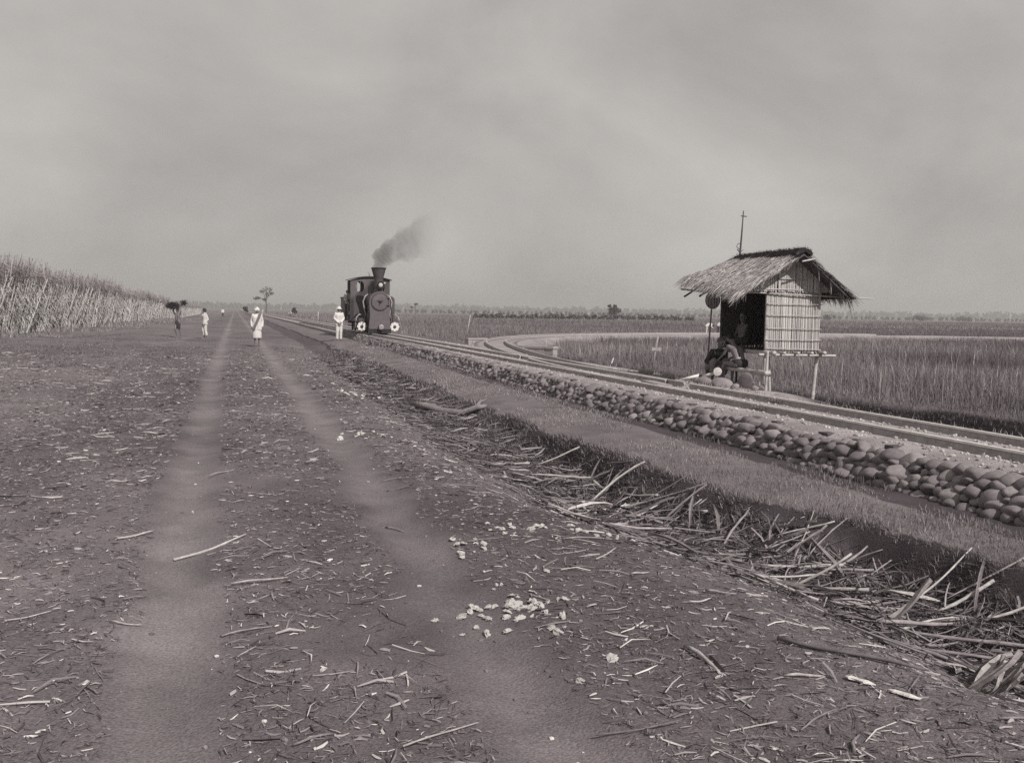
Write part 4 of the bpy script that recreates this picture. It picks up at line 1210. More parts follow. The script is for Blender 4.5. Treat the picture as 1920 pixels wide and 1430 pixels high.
# cab: front sheet with two oval spectacle windows, sides with openings, arched roof
def oval(cx_, cz_, rx_, rz_, n=22, p=2.6):
    return [(cx_ + rx_ * math.copysign(abs(math.cos(2 * math.pi * i / n)) ** (2 / p), math.cos(2 * math.pi * i / n)), cz_ + rz_ * math.copysign(abs(math.sin(2 * math.pi * i / n)) ** (2 / p), math.sin(2 * math.pi * i / n))) for i in range(n)]
CW = 1.14
arch = [(CW * math.cos(t), 2.98 + .16 * math.sin(t)) for t in [i * math.pi / 14 for i in range(15)]]
arch = [(x, 3.0 + .16 * (1 - (x / CW) ** 2)) for x in np.linspace(CW, -CW, 15)]
for yy, nm in ((4.0, 'cab_front'), (5.75, 'cab_back')):
    zb = .7 if nm == 'cab_front' else .7
    sheet = lb(MB().plate([[(-CW, zb), (CW, zb)] + arch, oval(-.60, 2.62, .235, .31)[::-1], oval(.60, 2.62, .235, .31)[::-1]], yy, yy + .03), nm, 'iron_lit' if nm == 'cab_front' else 'iron')
    for s in (-1, 1):
        lb(MB().box((s * .60 + .02, yy + .015, 2.62), (.03, .05, .64)), 'window_bar', 'iron', sheet)
for s in (-1, 1):
    pts = [(4.03, .7), (4.5, .7), (4.5, 1.9), (5.3, 1.9), (5.3, .7), (5.75, .7), (5.75, 3.0), (5.4, 3.0), (5.4, 2.2), (4.45, 2.2), (4.45, 3.0), (4.03, 3.0)]
    vs = [(s * (CW - .0), p[0], p[1]) for p in pts] + [(s * (CW - .03), p[0], p[1]) for p in pts]
    m_ = len(pts); tri = tessellate_polygon([[Vector((p[0], p[1], 0)) for p in pts]])
    fs = [tuple(t) for t in tri] + [tuple(i + m_ for i in reversed(t)) for t in tri] + [(i, (i + 1) % m_, m_ + (i + 1) % m_, m_ + i) for i in range(m_)]
    lb(MB().add(vs, fs), 'cab_side', 'iron')
rv = []; rf = []
for yy in (3.86, 5.95):
    for dz in (0, .045):
        for x in np.linspace(-1.24, 1.24, 15): rv.append((x, yy, 3.0 + .03 + dz + .16 * (1 - (x / CW) ** 2)))
for i in range(14):
    rf += [(i, i + 1, 31 + i, 30 + i), (15 + i, 45 + i, 46 + i, 16 + i), (i, 15 + i, 16 + i, i + 1), (30 + i, 31 + i, 46 + i, 45 + i)]
rf += [(0, 30, 45, 15), (14, 29, 59, 44)]
lb(MB().add(rv, rf), 'cab_roof', 'iron')
lb(MB().tube([(.02, 4.6, 3.18), (.02, 4.6, 3.42), (-.06, 4.6, 3.50)], .028, 8), 'whistle', 'pipe', smooth=True)
lb(MB().box((0, 4.9, .72), (2.2, 1.7, .06)), 'cab_floor', 'black')
# bunker and low tender behind
lb(MB().box((0, 6.15, 1.35), (2.2, .7, 1.3)), 'bunker', 'iron')
for s in (-1, 1): lb(MB().lathe([(.02, -.04), (.34, -.04), (.34, .04), (.02, .04)], (s * .45, 5.2, .35), 'X', 20), 'wheel', 'black')
tender = thing('fuel_wagon', 'short dark fuel wagon coupled behind the locomotive cab', 'wagon', (7.62, 61.0, RT))
tb = MB().box((0, 1.3, 1.30), (2.3, 2.3, 1.4)).build('body', M['iron'], tender)
MB().box((0, 1.3, 2.02), (2.38, 2.38, .06)).build('top_edge', M['iron_lit'], tb)
MB().box((0, 1.3, .52), (1.4, 2.5, .16)).build('frame_plate', M['black'], tender)
for s in (-1, 1):
    for y in (.6, 2.0):
        MB().lathe([(.02, -.04), (.3, -.04), (.3, .04), (.02, .04)], (s * .45, y, .3), 'X', 18).build('wheel', M['black'], tender)
# engine crew
lo = Vector((7.62, 54, RT))
J = stand(1.62, arm=((.26, -.06, 1.10), (.22, -.25, 1.02)), lean=(-.06, -.02, 0))
p = person('person', 'engine driver in a pale shirt leaning out behind the cab side', lo + Vector((-1.02, 5.95, .76)), .2, J, 1.62, .014)
p.location = lo + Vector((-1.06, 6.0, .80)) ; p.location.y = 54 + 5.96
remeshed('shirt', torso_cloth(J, 1.62, low=.0, extra=.03) + limb_cloth(J, 1.62, 'sleeves'), M['cloth_w'], p, .016)
remeshed('trousers', limb_cloth(J, 1.62, 'trousers', .9), M['cloth_d'], p, .016)
hair(J, 1.62, p)
J = stand(1.60, arm=((.24, -.06, 1.08), (.18, -.25, 1.02)))
p = person('person', 'fireman seen through the left cab window of the engine', lo + Vector((-.86, 4.75, .52)), 0, J, 1.60, .014)
remeshed('shirt', torso_cloth(J, 1.60, low=.0, extra=.03) + limb_cloth(J, 1.60, 'sleeves'), M['cloth_g'], p, .016)
hair(J, 1.60, p)

# smoke drifting off to the right
sm = MB()
path = [(0, 0, -.25), (.0, 0, .12), (.10, .05, .42), (.42, .2, .80), (1.0, .45, 1.08), (1.75, .8, 1.38), (2.7, 1.2, 1.75), (3.9, 1.7, 2.15), (5.4, 2.3, 2.5)]
rad = [.30, .36, .45, .56, .72, .95, 1.2, 1.5, 1.5]
fine, fr = [], []
for i in range(len(path) - 1):
    for k in range(5):
        t = k / 5; fine.append(Vector(path[i]).lerp(Vector(path[i + 1]), t)); fr.append((rad[i] * (1 - t) + rad[i + 1] * t) * (1 + .10 * math.sin(2.1 * (i * 5 + k)) + .06 * math.sin(5.3 * (i * 5 + k))))
sm.tube(fine, fr, 18)
sm.v = [(x + .08 * math.sin(6 * z + 3 * y), y, z + .07 * math.sin(5 * x + 2)) for x, y, z in sm.v]
smk = bpy.data.materials.new('smoke_volume'); smk.use_nodes = True
t = smk.node_tree
for n in list(t.nodes): t.nodes.remove(n)
o_ = N(t, 'ShaderNodeOutputMaterial'); pv = N(t, 'ShaderNodeVolumePrincipled')
pv.inputs['Color'].default_value = G(.42); pv.inputs['Anisotropy'].default_value = .2
tc = N(t, 'ShaderNodeTexCoord'); nz = N(t, 'ShaderNodeTexNoise'); nz.inputs['Scale'].default_value = 1.5; nz.inputs['Detail'].default_value = 4; nz.inputs['Roughness'].default_value = .62; nz.inputs['Distortion'].default_value = .6
t.links.new(tc.outputs['Object'], nz.inputs['Vector'])
r1 = N(t, 'ShaderNodeMapRange'); r1.inputs['From Min'].default_value = .30; r1.inputs['From Max'].default_value = .68; r1.inputs['To Min'].default_value = 0.22; r1.inputs['To Max'].default_value = 1.6
t.links.new(nz.outputs[0], r1.inputs['Value'])
sx = N(t, 'ShaderNodeSeparateXYZ'); t.links.new(tc.outputs['Object'], sx.inputs[0])
r2 = N(t, 'ShaderNodeMapRange', interpolation_type='SMOOTHERSTEP'); r2.inputs['From Min'].default_value = -.3; r2.inputs['From Max'].default_value = 6.0; r2.inputs['To Min'].default_value = 1.0; r2.inputs['To Max'].default_value = 0.0
t.links.new(sx.outputs[0], r2.inputs['Value'])
p3 = N(t, 'ShaderNodeMath', operation='POWER'); p3.inputs[1].default_value = 3.2; t.links.new(r2.outputs[0], p3.inputs[0])
m1 = N(t, 'ShaderNodeMath', operation='MULTIPLY'); t.links.new(r1.outputs[0], m1.inputs[0]); t.links.new(p3.outputs[0], m1.inputs[1])
m2 = N(t, 'ShaderNodeMath', operation='MULTIPLY'); m2.inputs[1].default_value = .60; t.links.new(m1.outputs[0], m2.inputs[0])
r4 = N(t, 'ShaderNodeMapRange', interpolation_type='SMOOTHSTEP'); r4.inputs['From Min'].default_value = -.2; r4.inputs['From Max'].default_value = 1.1; r4.inputs['To Min'].default_value = .85; r4.inputs['To Max'].default_value = 0.0
t.links.new(sx.outputs[0], r4.inputs['Value'])
m3 = N(t, 'ShaderNodeMath', operation='ADD'); t.links.new(m2.outputs[0], m3.inputs[0]); t.links.new(r4.outputs[0], m3.inputs[1])
t.links.new(m3.outputs[0], pv.inputs['Density']); t.links.new(pv.outputs[0], o_.inputs['Volume'])
so = sm.build('smoke', smk, None, True)
so.location = (7.62, 54.55, RT + 3.58)
tag(so, 'grey smoke drifting up and right from the funnel', None, kind='stuff')

# ------------------------------------------------------------------ vegetation
def blades(name, x, y, L, w, val, m, lean=.35, label=None, zoff=-.01, bend=True, wind=(0.0, 0.0)):
    n = len(x); z = height(x, y) + zoff
    a = rng.random(n) * 6.283
    d = np.stack([np.cos(a), np.sin(a), np.zeros(n)], -1)
    t = rng.random(n) * 6.283
    lv = np.stack([np.cos(t), np.sin(t)], -1) * (np.abs(rng.normal(0, lean, n)) * L)[:, None] + np.array(wind)[None] * L[:, None]
    P = np.stack([x, y, z], -1)
    hgt = np.sqrt(np.maximum(L ** 2 - (lv ** 2).sum(1), (L * .25) ** 2))
    T = P + np.concatenate([lv, hgt[:, None]], 1)
    W = d * (w / 2)[:, None]
    if bend:
        Mid = P + np.concatenate([lv * .30, hgt[:, None] * .58], 1)
        V = np.stack([P - W, P + W, Mid + W * .75, P - W, Mid + W * .75, Mid - W * .75, Mid - W * .75, Mid + W * .75, T], 1)
        c = np.repeat(val, 3)
    else:
        V = np.stack([P - W, P + W, T], 1); c = val
    o = soup(name, V.reshape(-1, 3), 3, c, m)
    if label: tag(o, label, None)
    return o

# tall field grass right of the line
n = 180000
y = 8 + 115 * rng.random(n) ** 1.7; x = 12.1 + (4 + .95 * y) * rng.random(n) ** 1.35
keep = (np.abs(fbm(x * .35, y * .25, 3) + .12 - .0) > .0) & (fbm(x * .5, y * .3, 3) > -.26)
dsid = np.min(np.hypot(x[:, None] - SP[None, ::3, 0], y[:, None] - SP[None, ::3, 1]), 1)
keep &= dsid > 2.6
x, y = x[keep], y[keep]
edge = sstep(12.4, 14.6, x)
hgt = (.07 + .42 * edge) * (.55 + .9 * (fbm(x * .22, y * .22, 3) + .5)) * (.7 + .5 * rng.random(len(x)))
hgt = np.minimum(hgt, np.interp(y, [0, 45, 60, 120], [1.0, .95, .5, .4]))
val = (.125 + .12 * rng.random(len(x)) ** 2) * (1 + 1.5 * fbm(x * .18, y * .1, 4)) * (1 - .25 * sstep(30, 14, y) * 0)
blades('field_grass', x, y, hgt, .004 + .0003 * y + .004 * rng.random(len(x)), np.clip(val, .02, .6), M['leafy'], .36, 'tall dry field grass growing beyond the track ditch')
n = 800
y = 12 + 40 * rng.random(n) ** 1.5; x = 12.6 + (3 + .8 * y) * rng.random(n); kk = fbm(x * .4, y * .4, 2) > 0
dsid = np.min(np.hypot(x[:, None] - SP[None, ::3, 0], y[:, None] - SP[None, ::3, 1]), 1); kk &= dsid > 2
blades('pale_stems', x[kk], y[kk], .5 + .5 * rng.random(kk.sum()), .01 + .0003 * y[kk], .34 + .2 * rng.random(kk.sum()), M['leafy'], .25, 'scattered pale grass stems among the dark field grass')
n = 70000
y = 66 + 334 * rng.random(n) ** 1.4; x = 12 + rng.random(n) * (.95 * y)
dsid = np.min(np.hypot(x[:, None] - SP[None, ::2, 0], y[:, None] - SP[None, ::2, 1]), 1); kk = (dsid > 3.2)
x, y = x[kk], y[kk]
blades('far_field_grass', x, y, .30 + .30 * rng.random(len(x)), .03 + .0006 * y, np.clip((.12 + .10 * rng.random(len(x))) * (1 + 1.2 * fbm(x * .02, y * .03, 3)), .02, .4), M['leafy'], .3, 'darker grass of the far fields', bend=False)
# ditch and foot-of-bank grass right of the line
n = 9000
y = 7 + 40 * rng.random(n) ** 1.6; x = 10.2 + 1.35 * rng.random(n) + .9 * (rng.random(n) < .25)
kk = (fbm(x * 1.2, y * .6, 2) > -.12) & ~((np.abs(x - 10.4) < .8) & (np.abs(y - 17.5) < 1.5)) & ~((x > 9) & (y > 33))
x, y = x[kk], y[kk]
blades('ditch_grass', x, y, .06 + .16 * rng.random(len(x)), .006 + .0004 * y, .04 + .13 * rng.random(len(x)) ** 2, M['leafy'], .45, 'short rough grass in the ditch behind the hut')
n = 1500; y = 6 + 16 * rng.random(n); x = 8.55 + .45 * rng.random(n)
blades('trackside_grass', x, y, .05 + .08 * rng.random(n), .006 + .0003 * y, .2 + .16 * rng.random(n), M['leafy'], .5, 'pale dry grass along the far rail')

# short turf on the strip between ditch and stone wall
n = 110000
y = 2.2 + 46 * rng.random(n) ** 2.0
bx = bank_x(y); x = bx - .06 + (toe_x(y) - .05 - bx) * rng.random(n)
den = fbm(x * 1.4, y * .9, 3)
kk = (den > -.09 + .3 * sstep(.35, .05, toe_x(y) - x) )
x, y = x[kk], y[kk]
blades('verge_turf', x, y, (.014 + .05 * rng.random(len(x)) ** 2.6) * (1 + 1.6 * (den[kk])), .003 + .00065 * y, np.clip((.14 + .24 * rng.random(len(x)) ** 2) * (1 + .9 * fbm(x * .9, y * .6, 3)), .02, .5), M['leafy'], .6, 'short dry turf on the strip below the stone wall', bend=False)
n = 2600
y = 4 + 26 * rng.random(n) ** 1.5; x = toe_x(y) + rng.normal(-.02, .05, n); kk = fbm(y * 1.3, y * 0 + 4.4, 3) > .02
blades('toe_weeds', x[kk], y[kk], .03 + .09 * rng.random(kk.sum()) ** 1.7, .004 + .0005 * y[kk], .07 + .22 * rng.random(kk.sum()) ** 2, M['leafy'], .6, 'thin weeds along the foot of the stone wall')
# long grass hanging over the ditch bank
n = 90000
y = 2.2 + 38 * rng.random(n) ** 1.8; x = bank_x(y) + .06 - .80 * rng.random(n) ** 1.4
kk = fbm(x * 3, y * 1.5, 3) > -.12; x, y = x[kk], y[kk]; n = len(x)
blades('bank_grass', x, y, .02 + .10 * rng.random(n) ** 2.2, .0025 + .0005 * y, .05 + .30 * rng.random(n) ** 2.6, M['leafy'], .8, 'dark grass hanging over the lip of the ditch', wind=(-.45, 0))
# rough grass at the roots and along the road
n = 70000
y = 2.0 + 58 * rng.random(n) ** 1.9; x = -14 + 18.4 * rng.random(n)
rutm = np.exp(-((x + RL(y)) / .24) ** 2) + np.exp(-((x - RR(y)) / .24) ** 2)
patch = fbm(x * .9, y * .6, 4)
kk = (patch > -.02 + 1.2 * rutm) & (x < bank_x(y) - .15)
x, y = x[kk], y[kk]
blades('road_grass', x, y, .012 + .035 * rng.random(len(x)) ** 1.7 + .05 * sstep(-2.5, -6, x) * rng.random(len(x)), .0035 + .0007 * y, np.clip((.05 + .14 * rng.random(len(x)) ** 2) * (1 + .7 * fbm(x * .5, y * .5, 2)), .02, .3), M['leafy'], .6, 'worn dry grass patches on the dirt road', bend=False)

# sugar cane standing along the left of the road: stalks with drooping dead leaves
def cane_edge(y): return np.interp(y, [0, 30, 60, 128, 160, 260], [-12.4, -12.2, -11.6, -8.3, -8.2, -8.5])
def cane_h(y): return np.interp(y, [0, 45, 60, 85, 110, 128, 134, 200, 260], [4.3, 4.3, 4.25, 3.9, 3.4, 3.0, 2.4, 2.3, 2.2])
n = 12000
y = 30 + 235 * rng.random(n) ** 1.75
dep = rng.random(n) ** 1.6 * 6.0
x = cane_edge(y) - dep + .5 * fbm(y * .3, y * 0, 2)
h = cane_h(y) * (.86 + .16 * rng.random(n)) * (1 + .12 * fbm(x * .3, y * .15, 3))
z0 = height(x, y)
sc = np.interp(y, [30, 260], [1.0, 2.6])
V, Cc = [], []
az = rng.random(n) * 6.283; ln = np.abs(rng.normal(.10, .10, n))
base = np.stack([x, y, z0], -1)
topp = base + np.stack([np.cos(az) * ln * h * .6 + .10 * h, np.sin(az) * ln * h * .6, h * .72], -1)
Wd = np.stack([np.full(n, .97), np.full(n, -.25), np.zeros(n)], -1)
w = (.022 * sc)[:, None]
V.append(np.stack([base - Wd * w, base + Wd * w, topp + Wd * w, topp - Wd * w], 1)); Cc.append(.34 + .3 * rng.random(n))
for k in range(9):
    u = rng.random(n) ** .8
    if k > 5: u = .85 + .15 * rng.random(n)
    p0 = base + (topp - base) * u[:, None]
    a = rng.normal(-.15, .95, n)
    L = (.55 + .9 * rng.random(n)) * (h / 4)
    dr = np.stack([np.cos(a), np.sin(a), np.zeros(n)], -1)
    up = np.where(u > .8, 1.0 + .5 * rng.random(n), .2 + .9 * rng.random(n))
    dr = dr * np.where(u > .8, .75, .55)[:, None]
    p1 = p0 + dr * (L * .38)[:, None] + np.stack([0 * L, 0 * L, L * up * .6], -1)
    p2 = p1 + dr * (L * .38)[:, None] + np.stack([.05 * L, 0 * L, L * (up * .35 - .55)], -1)
    wl = (.010 * sc + .008 * rng.random(n))[:, None]
    sd = np.stack([-np.sin(a), np.cos(a), .3 * np.ones(n)], -1)
    hh = (u * .72 * h / h)
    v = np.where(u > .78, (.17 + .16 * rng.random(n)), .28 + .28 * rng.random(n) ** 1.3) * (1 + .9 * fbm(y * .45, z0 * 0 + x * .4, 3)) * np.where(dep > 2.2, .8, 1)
    V.append(np.stack([p0 - sd * wl, p0 + sd * wl, p1 + sd * wl, p1 - sd * wl], 1)); Cc.append(v)
    V.append(np.stack([p1 - sd * wl, p1 + sd * wl, p2 + sd * wl * .2, p2 - sd * wl * .2], 1)); Cc.append(v)
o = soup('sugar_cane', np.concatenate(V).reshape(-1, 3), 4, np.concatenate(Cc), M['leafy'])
tag(o, 'tall pale wall of dry sugar cane along the left of the road', 'cane field', kind='stuff')
n = 26000
y = 22 + 110 * rng.random(n) ** 1.5; q_ = rng.random(n) ** 1.4; x = cane_edge(y) - .4 + 4.2 * q_
kk = fbm(x * .5, y * .25, 3) > -.15 + .25 * q_
x, y, q_ = x[kk], y[kk], q_[kk]
blades('cane_verge_grass', x, y, (.10 + .45 * rng.random(len(x)) ** 1.6) * (1 - .8 * q_), .006 + .0005 * y, .12 + .26 * rng.random(len(x)) ** 1.6, M['leafy'], .45, 'rough dry grass at the foot of the sugar cane')
# solid dark backing behind the first rows, standing for shade deep in the cane
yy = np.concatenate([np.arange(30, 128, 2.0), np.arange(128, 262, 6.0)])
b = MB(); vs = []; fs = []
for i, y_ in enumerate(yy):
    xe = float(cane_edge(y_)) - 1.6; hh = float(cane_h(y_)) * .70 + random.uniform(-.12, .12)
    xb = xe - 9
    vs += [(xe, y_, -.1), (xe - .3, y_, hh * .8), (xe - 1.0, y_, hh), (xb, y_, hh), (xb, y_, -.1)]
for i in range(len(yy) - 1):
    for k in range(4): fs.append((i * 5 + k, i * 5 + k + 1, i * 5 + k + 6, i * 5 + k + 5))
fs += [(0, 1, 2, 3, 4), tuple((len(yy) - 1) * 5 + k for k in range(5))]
hm = mat('cane_backing', .12, var=.5, scale=3, rough=1, stretch=(3, 3, .3))
b.add(vs, fs).build('cane_backing', hm, o, kind='stuff')

# trees
def leaf_cloud(centres, radii, nper, size, v0, v1, flat=.75):
    q, c = [], []
    for (cx_, cy_, cz_), r_ in zip(centres, radii):
        n = nper
        d = rng.normal(0, 1, (n, 3)); d /= np.linalg.norm(d, axis=1)[:, None]
        rr = rng.random(n) ** .45 * r_
        P = d * rr[:, None] * np.array([1, 1, flat]) + np.array([cx_, cy_, cz_])
        a = rng.normal(0, 1, (n, 3)); a /= np.linalg.norm(a, axis=1)[:, None]
        b_ = np.cross(a, rng.normal(0, 1, (n, 3))); b_ /= np.linalg.norm(b_, axis=1)[:, None]
        s = size * (.6 + .8 * rng.random(n))[:, None]
        q.append(np.stack([P - a * s, P + b_ * s * .6, P + a * s, P - b_ * s * .6], 1).reshape(-1, 3))
        c.append(v0 + (v1 - v0) * rng.random(n))
    return np.concatenate(q), np.concatenate(c)
def tree(name, label, x, y, h, trunk_h, clumps, size, v=(.03, .08), group=None, nper=90, zbase=None):
    z = hz(x, y) if zbase is None else zbase
    t = thing(name, label, 'tree' if 'tree' in name else 'bush', (x, y, z), 0, group)
    r0 = max(.06, h * .022)
    b = MB().tube([(0, 0, -.2), (.02 * h, 0, trunk_h * .5), (.0, 0, trunk_h), (.02 * h, 0, h * .8)], [r0 * 1.3, r0, r0 * .8, r0 * .25], 7)
    for (c, r_) in clumps:
        b.tube([(0, 0, trunk_h * random.uniform(.7, 1.0)), (c[0] * .5, c[1] * .5, (trunk_h + c[2]) / 2), c], [r0 * .5, r0 * .35, r0 * .12], 5)
    b.build('trunk', M['bark'], t)
    q, cc_ = leaf_cloud([c for c, _ in clumps], [r for _, r in clumps], nper, size, *v)
    soup('crown', q, 4, cc_, M['leafy'], t, kind='')
    return t
def rnd_clumps(n, rx, rz, zc, r0):
    return [((random.uniform(-rx, rx), random.uniform(-rx, rx), zc + random.uniform(-rz, rz)), random.uniform(.7, 1.2) * r0) for _ in range(n)]
tree('airy_tree', 'tall airy lone tree with sparse crown above the left horizon', 10.2, 350, 9.6, 5.0, [((.0, 0, 8.3), 1.7), ((1.5, .5, 8.0), 1.2), ((-1.3, 0, 7.5), 1.0), ((.4, 0, 6.6), 1.1), ((2.0, 0, 6.9), .8), ((-3.4, 0, 5.2), .8), ((-2.4, 0, 5.3), .6), ((-.6, 0, 4.9), .5)], .22, (.05, .11), nper=60)
tree('bushy_tree', 'single dark bushy tree standing above the far hedge line', 124, 316, 4.6, 1.2, rnd_clumps(9, 1.9, .8, 2.7, 1.2) + [((-1.1, 0, 4.5), .7), ((.9, 0, 4.5), .6)], .3, (.03, .07))
tree('palm_tree', 'thin spindly tree rising from the horizon left of the round bush', 62, 350, 4.6, 3.4, [((0, 0, 4.2), .6), ((.5, 0, 4.3), .4), ((-1.2, 0, 3.1), .5)], .2, (.04, .09), nper=40)
spots = [(395, 505, 3.4, 6.0, 'broad rounded tree on the right horizon, left of a gap'), (440, 520, 3.3, 5.0, 'rounded tree on the right horizon, just right of a gap'), (500, 530, 3.0, 6.0, 'low tree at the far right end of the horizon'),
         (330, 500, 3.0, 5.0, 'low round tree seen just right of the hut eaves'), (17, 300, 2.5, 1.0, 'small round bush on the left horizon by the sash man'), (3, 300, 2.5, .8, 'small bush on the left horizon over the far walker')]
for (x, y, h, w_, lab) in spots:
    tree('round_tree', lab, x, y, h, h * .25, rnd_clumps(9, w_ * .6, h * .22, h * .55, w_ * .42), .3, (.03, .07), 'low trees along the horizon', 70)
# hedge rows crossing the plain and the far wood
def wood(name, label, pts, hmin, hmax, step, size, v):
    cs, rs = [], []
    for (x0, y0), (x1, y1) in zip(pts[:-1], pts[1:]):
        L = math.hypot(x1 - x0, y1 - y0); n = int(L / step)
        for i in range(n):
            t = (i + random.random()) / n; h = random.uniform(hmin, hmax) * (1 + .5 * float(fbm(np.array([t * L * .02 + x0]), np.array([3.1]), 3)[0]))
            x, y = x0 + (x1 - x0) * t, y0 + (y1 - y0) * t + random.uniform(-step, step)
            for f in (.25, .65): cs.append((x + random.uniform(-1, 1), y, h * f)); rs.append(h * .36)
    q, c = leaf_cloud(cs, rs, 26, size, v[0], v[1], 1.0)
    o = soup(name, q, 4, c, M['leafy'])
    tag(o, label, None, kind='stuff')
wood('hedge_row', 'long dark hedge row crossing the plain in the middle distance', [(60, 250), (98, 262), (131, 268)], 1.0, 1.7, .8, .32, (.07, .12))
wood('far_wood', 'hazy line of woodland along the whole horizon', [(-420, 1900), (-60, 2050), (400, 2020), (900, 1850), (1400, 1520), (1800, 1120), (1960, 760)], 10.0, 16.5, 5.0, 2.4, (.05, .10))
wood('nearer_wood', 'rough scrub in front of the far wood', [(90, 900), (430, 880), (780, 740), (1000, 520)], 2.0, 3.6, 3.4, .8, (.05, .09))

# ------------------------------------------------------------------ litter on road and in the ditch
def straw(name, x, y, L, w, val, label, lift=.006, tilt=.10, yaw=None, parent=None):
    """flat folded straw pieces lying on the ground: two quads each"""
    n = len(x); a = rng.random(n) * 6.283 if yaw is None else yaw
    w = np.minimum(w, L * .16)
    d = np.stack([np.cos(a), np.sin(a)], -1)
    xa, ya = x - d[:, 0] * L / 2, y - d[:, 1] * L / 2; xb, yb = x + d[:, 0] * L / 2, y + d[:, 1] * L / 2
    za = height(xa, ya) + lift + rng.random(n) * L * tilt; zb = height(xb, yb) + lift + rng.random(n) * L * tilt
    h0 = height(x, y) + lift; lim = .33 * L
    za = np.clip(za, h0 - lim, h0 + lim); zb = np.clip(zb, h0 - lim, h0 + lim)
    zm = np.maximum((za + zb) / 2, height(x, y) + lift) + rng.normal(0, .05, n) * L
    A = np.stack([xa, ya, za], -1); B = np.stack([xb, yb, zb], -1); C = np.stack([x + rng.normal(0, .06, n) * L, y + rng.normal(0, .06, n) * L, zm], -1)
    W = np.stack([-d[:, 1], d[:, 0], rng.normal(0, .7, n)], -1) * (w / 2)[:, None]
    ta = (.25 + .75 * rng.random(n))[:, None]; tb = (.1 + .8 * rng.random(n))[:, None]
    V = np.stack([A - W * ta, A + W * ta, C + W, C - W, C - W, C + W, B + W * tb, B - W * tb], 1)
    o = soup(name, V.reshape(-1, 3), 4, np.repeat(val, 2), M['litter'], parent)
    if label: tag(o, label, None)
    return o
def rut_mask(x, s=.30, y=None):
    y = np.full_like(x, 6.0) if y is None else y
    return np.exp(-np.abs((x + RL(y)) / s) ** 3) + np.exp(-np.abs((x - RR(y)) / s) ** 3)
def near_y(n, y0, y1, p): return y0 + (y1 - y0) * rng.random(n) ** p
# fine chaff all over the road
n = 380000
y = near_y(n, 1.8, 44, 2.2); x = -9 + 13.6 * rng.random(n)
m_ = fbm(x * .8 + 4, y * .6, 4)
kk = (m_ > -.07 + 1.0 * rut_mask(x + .22 * fbm(x * 3.1, y * 2.3, 4), .22, y) - .25 * rng.random(n)) & (x < bank_x(y) - .1) & (rng.random(n) < np.where(x < -3, .75, 1))
x, y = x[kk], y[kk]; n = len(x)
straw('road_chaff', x, y, .010 + .055 * rng.random(n) ** 2.4, .002 + .0035 * rng.random(n) ** 1.5 + .0004 * y, np.clip(rng.choice([.06, .12, .20, .31, .55], n, p=[.22, .26, .29, .16, .07]) * (.8 + .4 * rng.random(n)), .02, .6), 'fine dry chaff scattered over the road')
n = 17000
y = near_y(n, 2.0, 36, 2.1); x = -9 + 13.4 * rng.random(n)
m_ = fbm(x * .7 + 8, y * .5, 3)
kk = (m_ > -.03 + 1.0 * rut_mask(x, .25, y) - .12 * rng.random(n)) & (x < bank_x(y) - .1)
x, y = x[kk], y[kk]; n = len(x)
straw('road_straw', x, y, .05 + .20 * rng.random(n) ** 2, .003 + .007 * rng.random(n) ** 2 + .0004 * y, np.clip(rng.choice([.06, .16, .28, .42, .58], n, p=[.2, .22, .28, .2, .1]) * (.8 + .4 * rng.random(n)), .02, .6), 'broken dry straw lying on the road', tilt=.07)
# thick thatch of broken straw in the ditch
n = 17000
y = near_y(n, 2.0, 34, 2.4); bx = bank_x(y); x = bx - .22 - 1.35 * rng.random(n) ** 1.25
kk = fbm(x * 1.2, y * .8, 3) > -.22
x, y = x[kk], y[kk]; n = len(x)
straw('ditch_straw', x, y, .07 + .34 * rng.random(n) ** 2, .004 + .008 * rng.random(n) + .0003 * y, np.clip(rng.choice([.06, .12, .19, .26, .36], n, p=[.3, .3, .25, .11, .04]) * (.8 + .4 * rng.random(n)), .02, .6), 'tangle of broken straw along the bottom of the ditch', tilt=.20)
# clods and pebbles
n = 5000
y = near_y(n, 2.2, 30, 2.0); x = -8 + 12 * rng.random(n)
kk = (x < bank_x(y) - .2); x, y = x[kk], y[kk]; n = len(x)
sz = (.004 + .014 * rng.random(n) ** 3)[:, None] * np.stack([np.ones(n), .6 + .4 * rng.random(n), .45 + .3 * rng.random(n)], -1)
tag(rocks_soup('road_pebbles', np.stack([x, y, height(x, y) + sz[:, 2] * .3], -1), sz, np.where(rng.random(n) < .10, .55, .09 + .12 * rng.random(n)), M['litter']), 'small clods and pebbles on the dirt road', None)

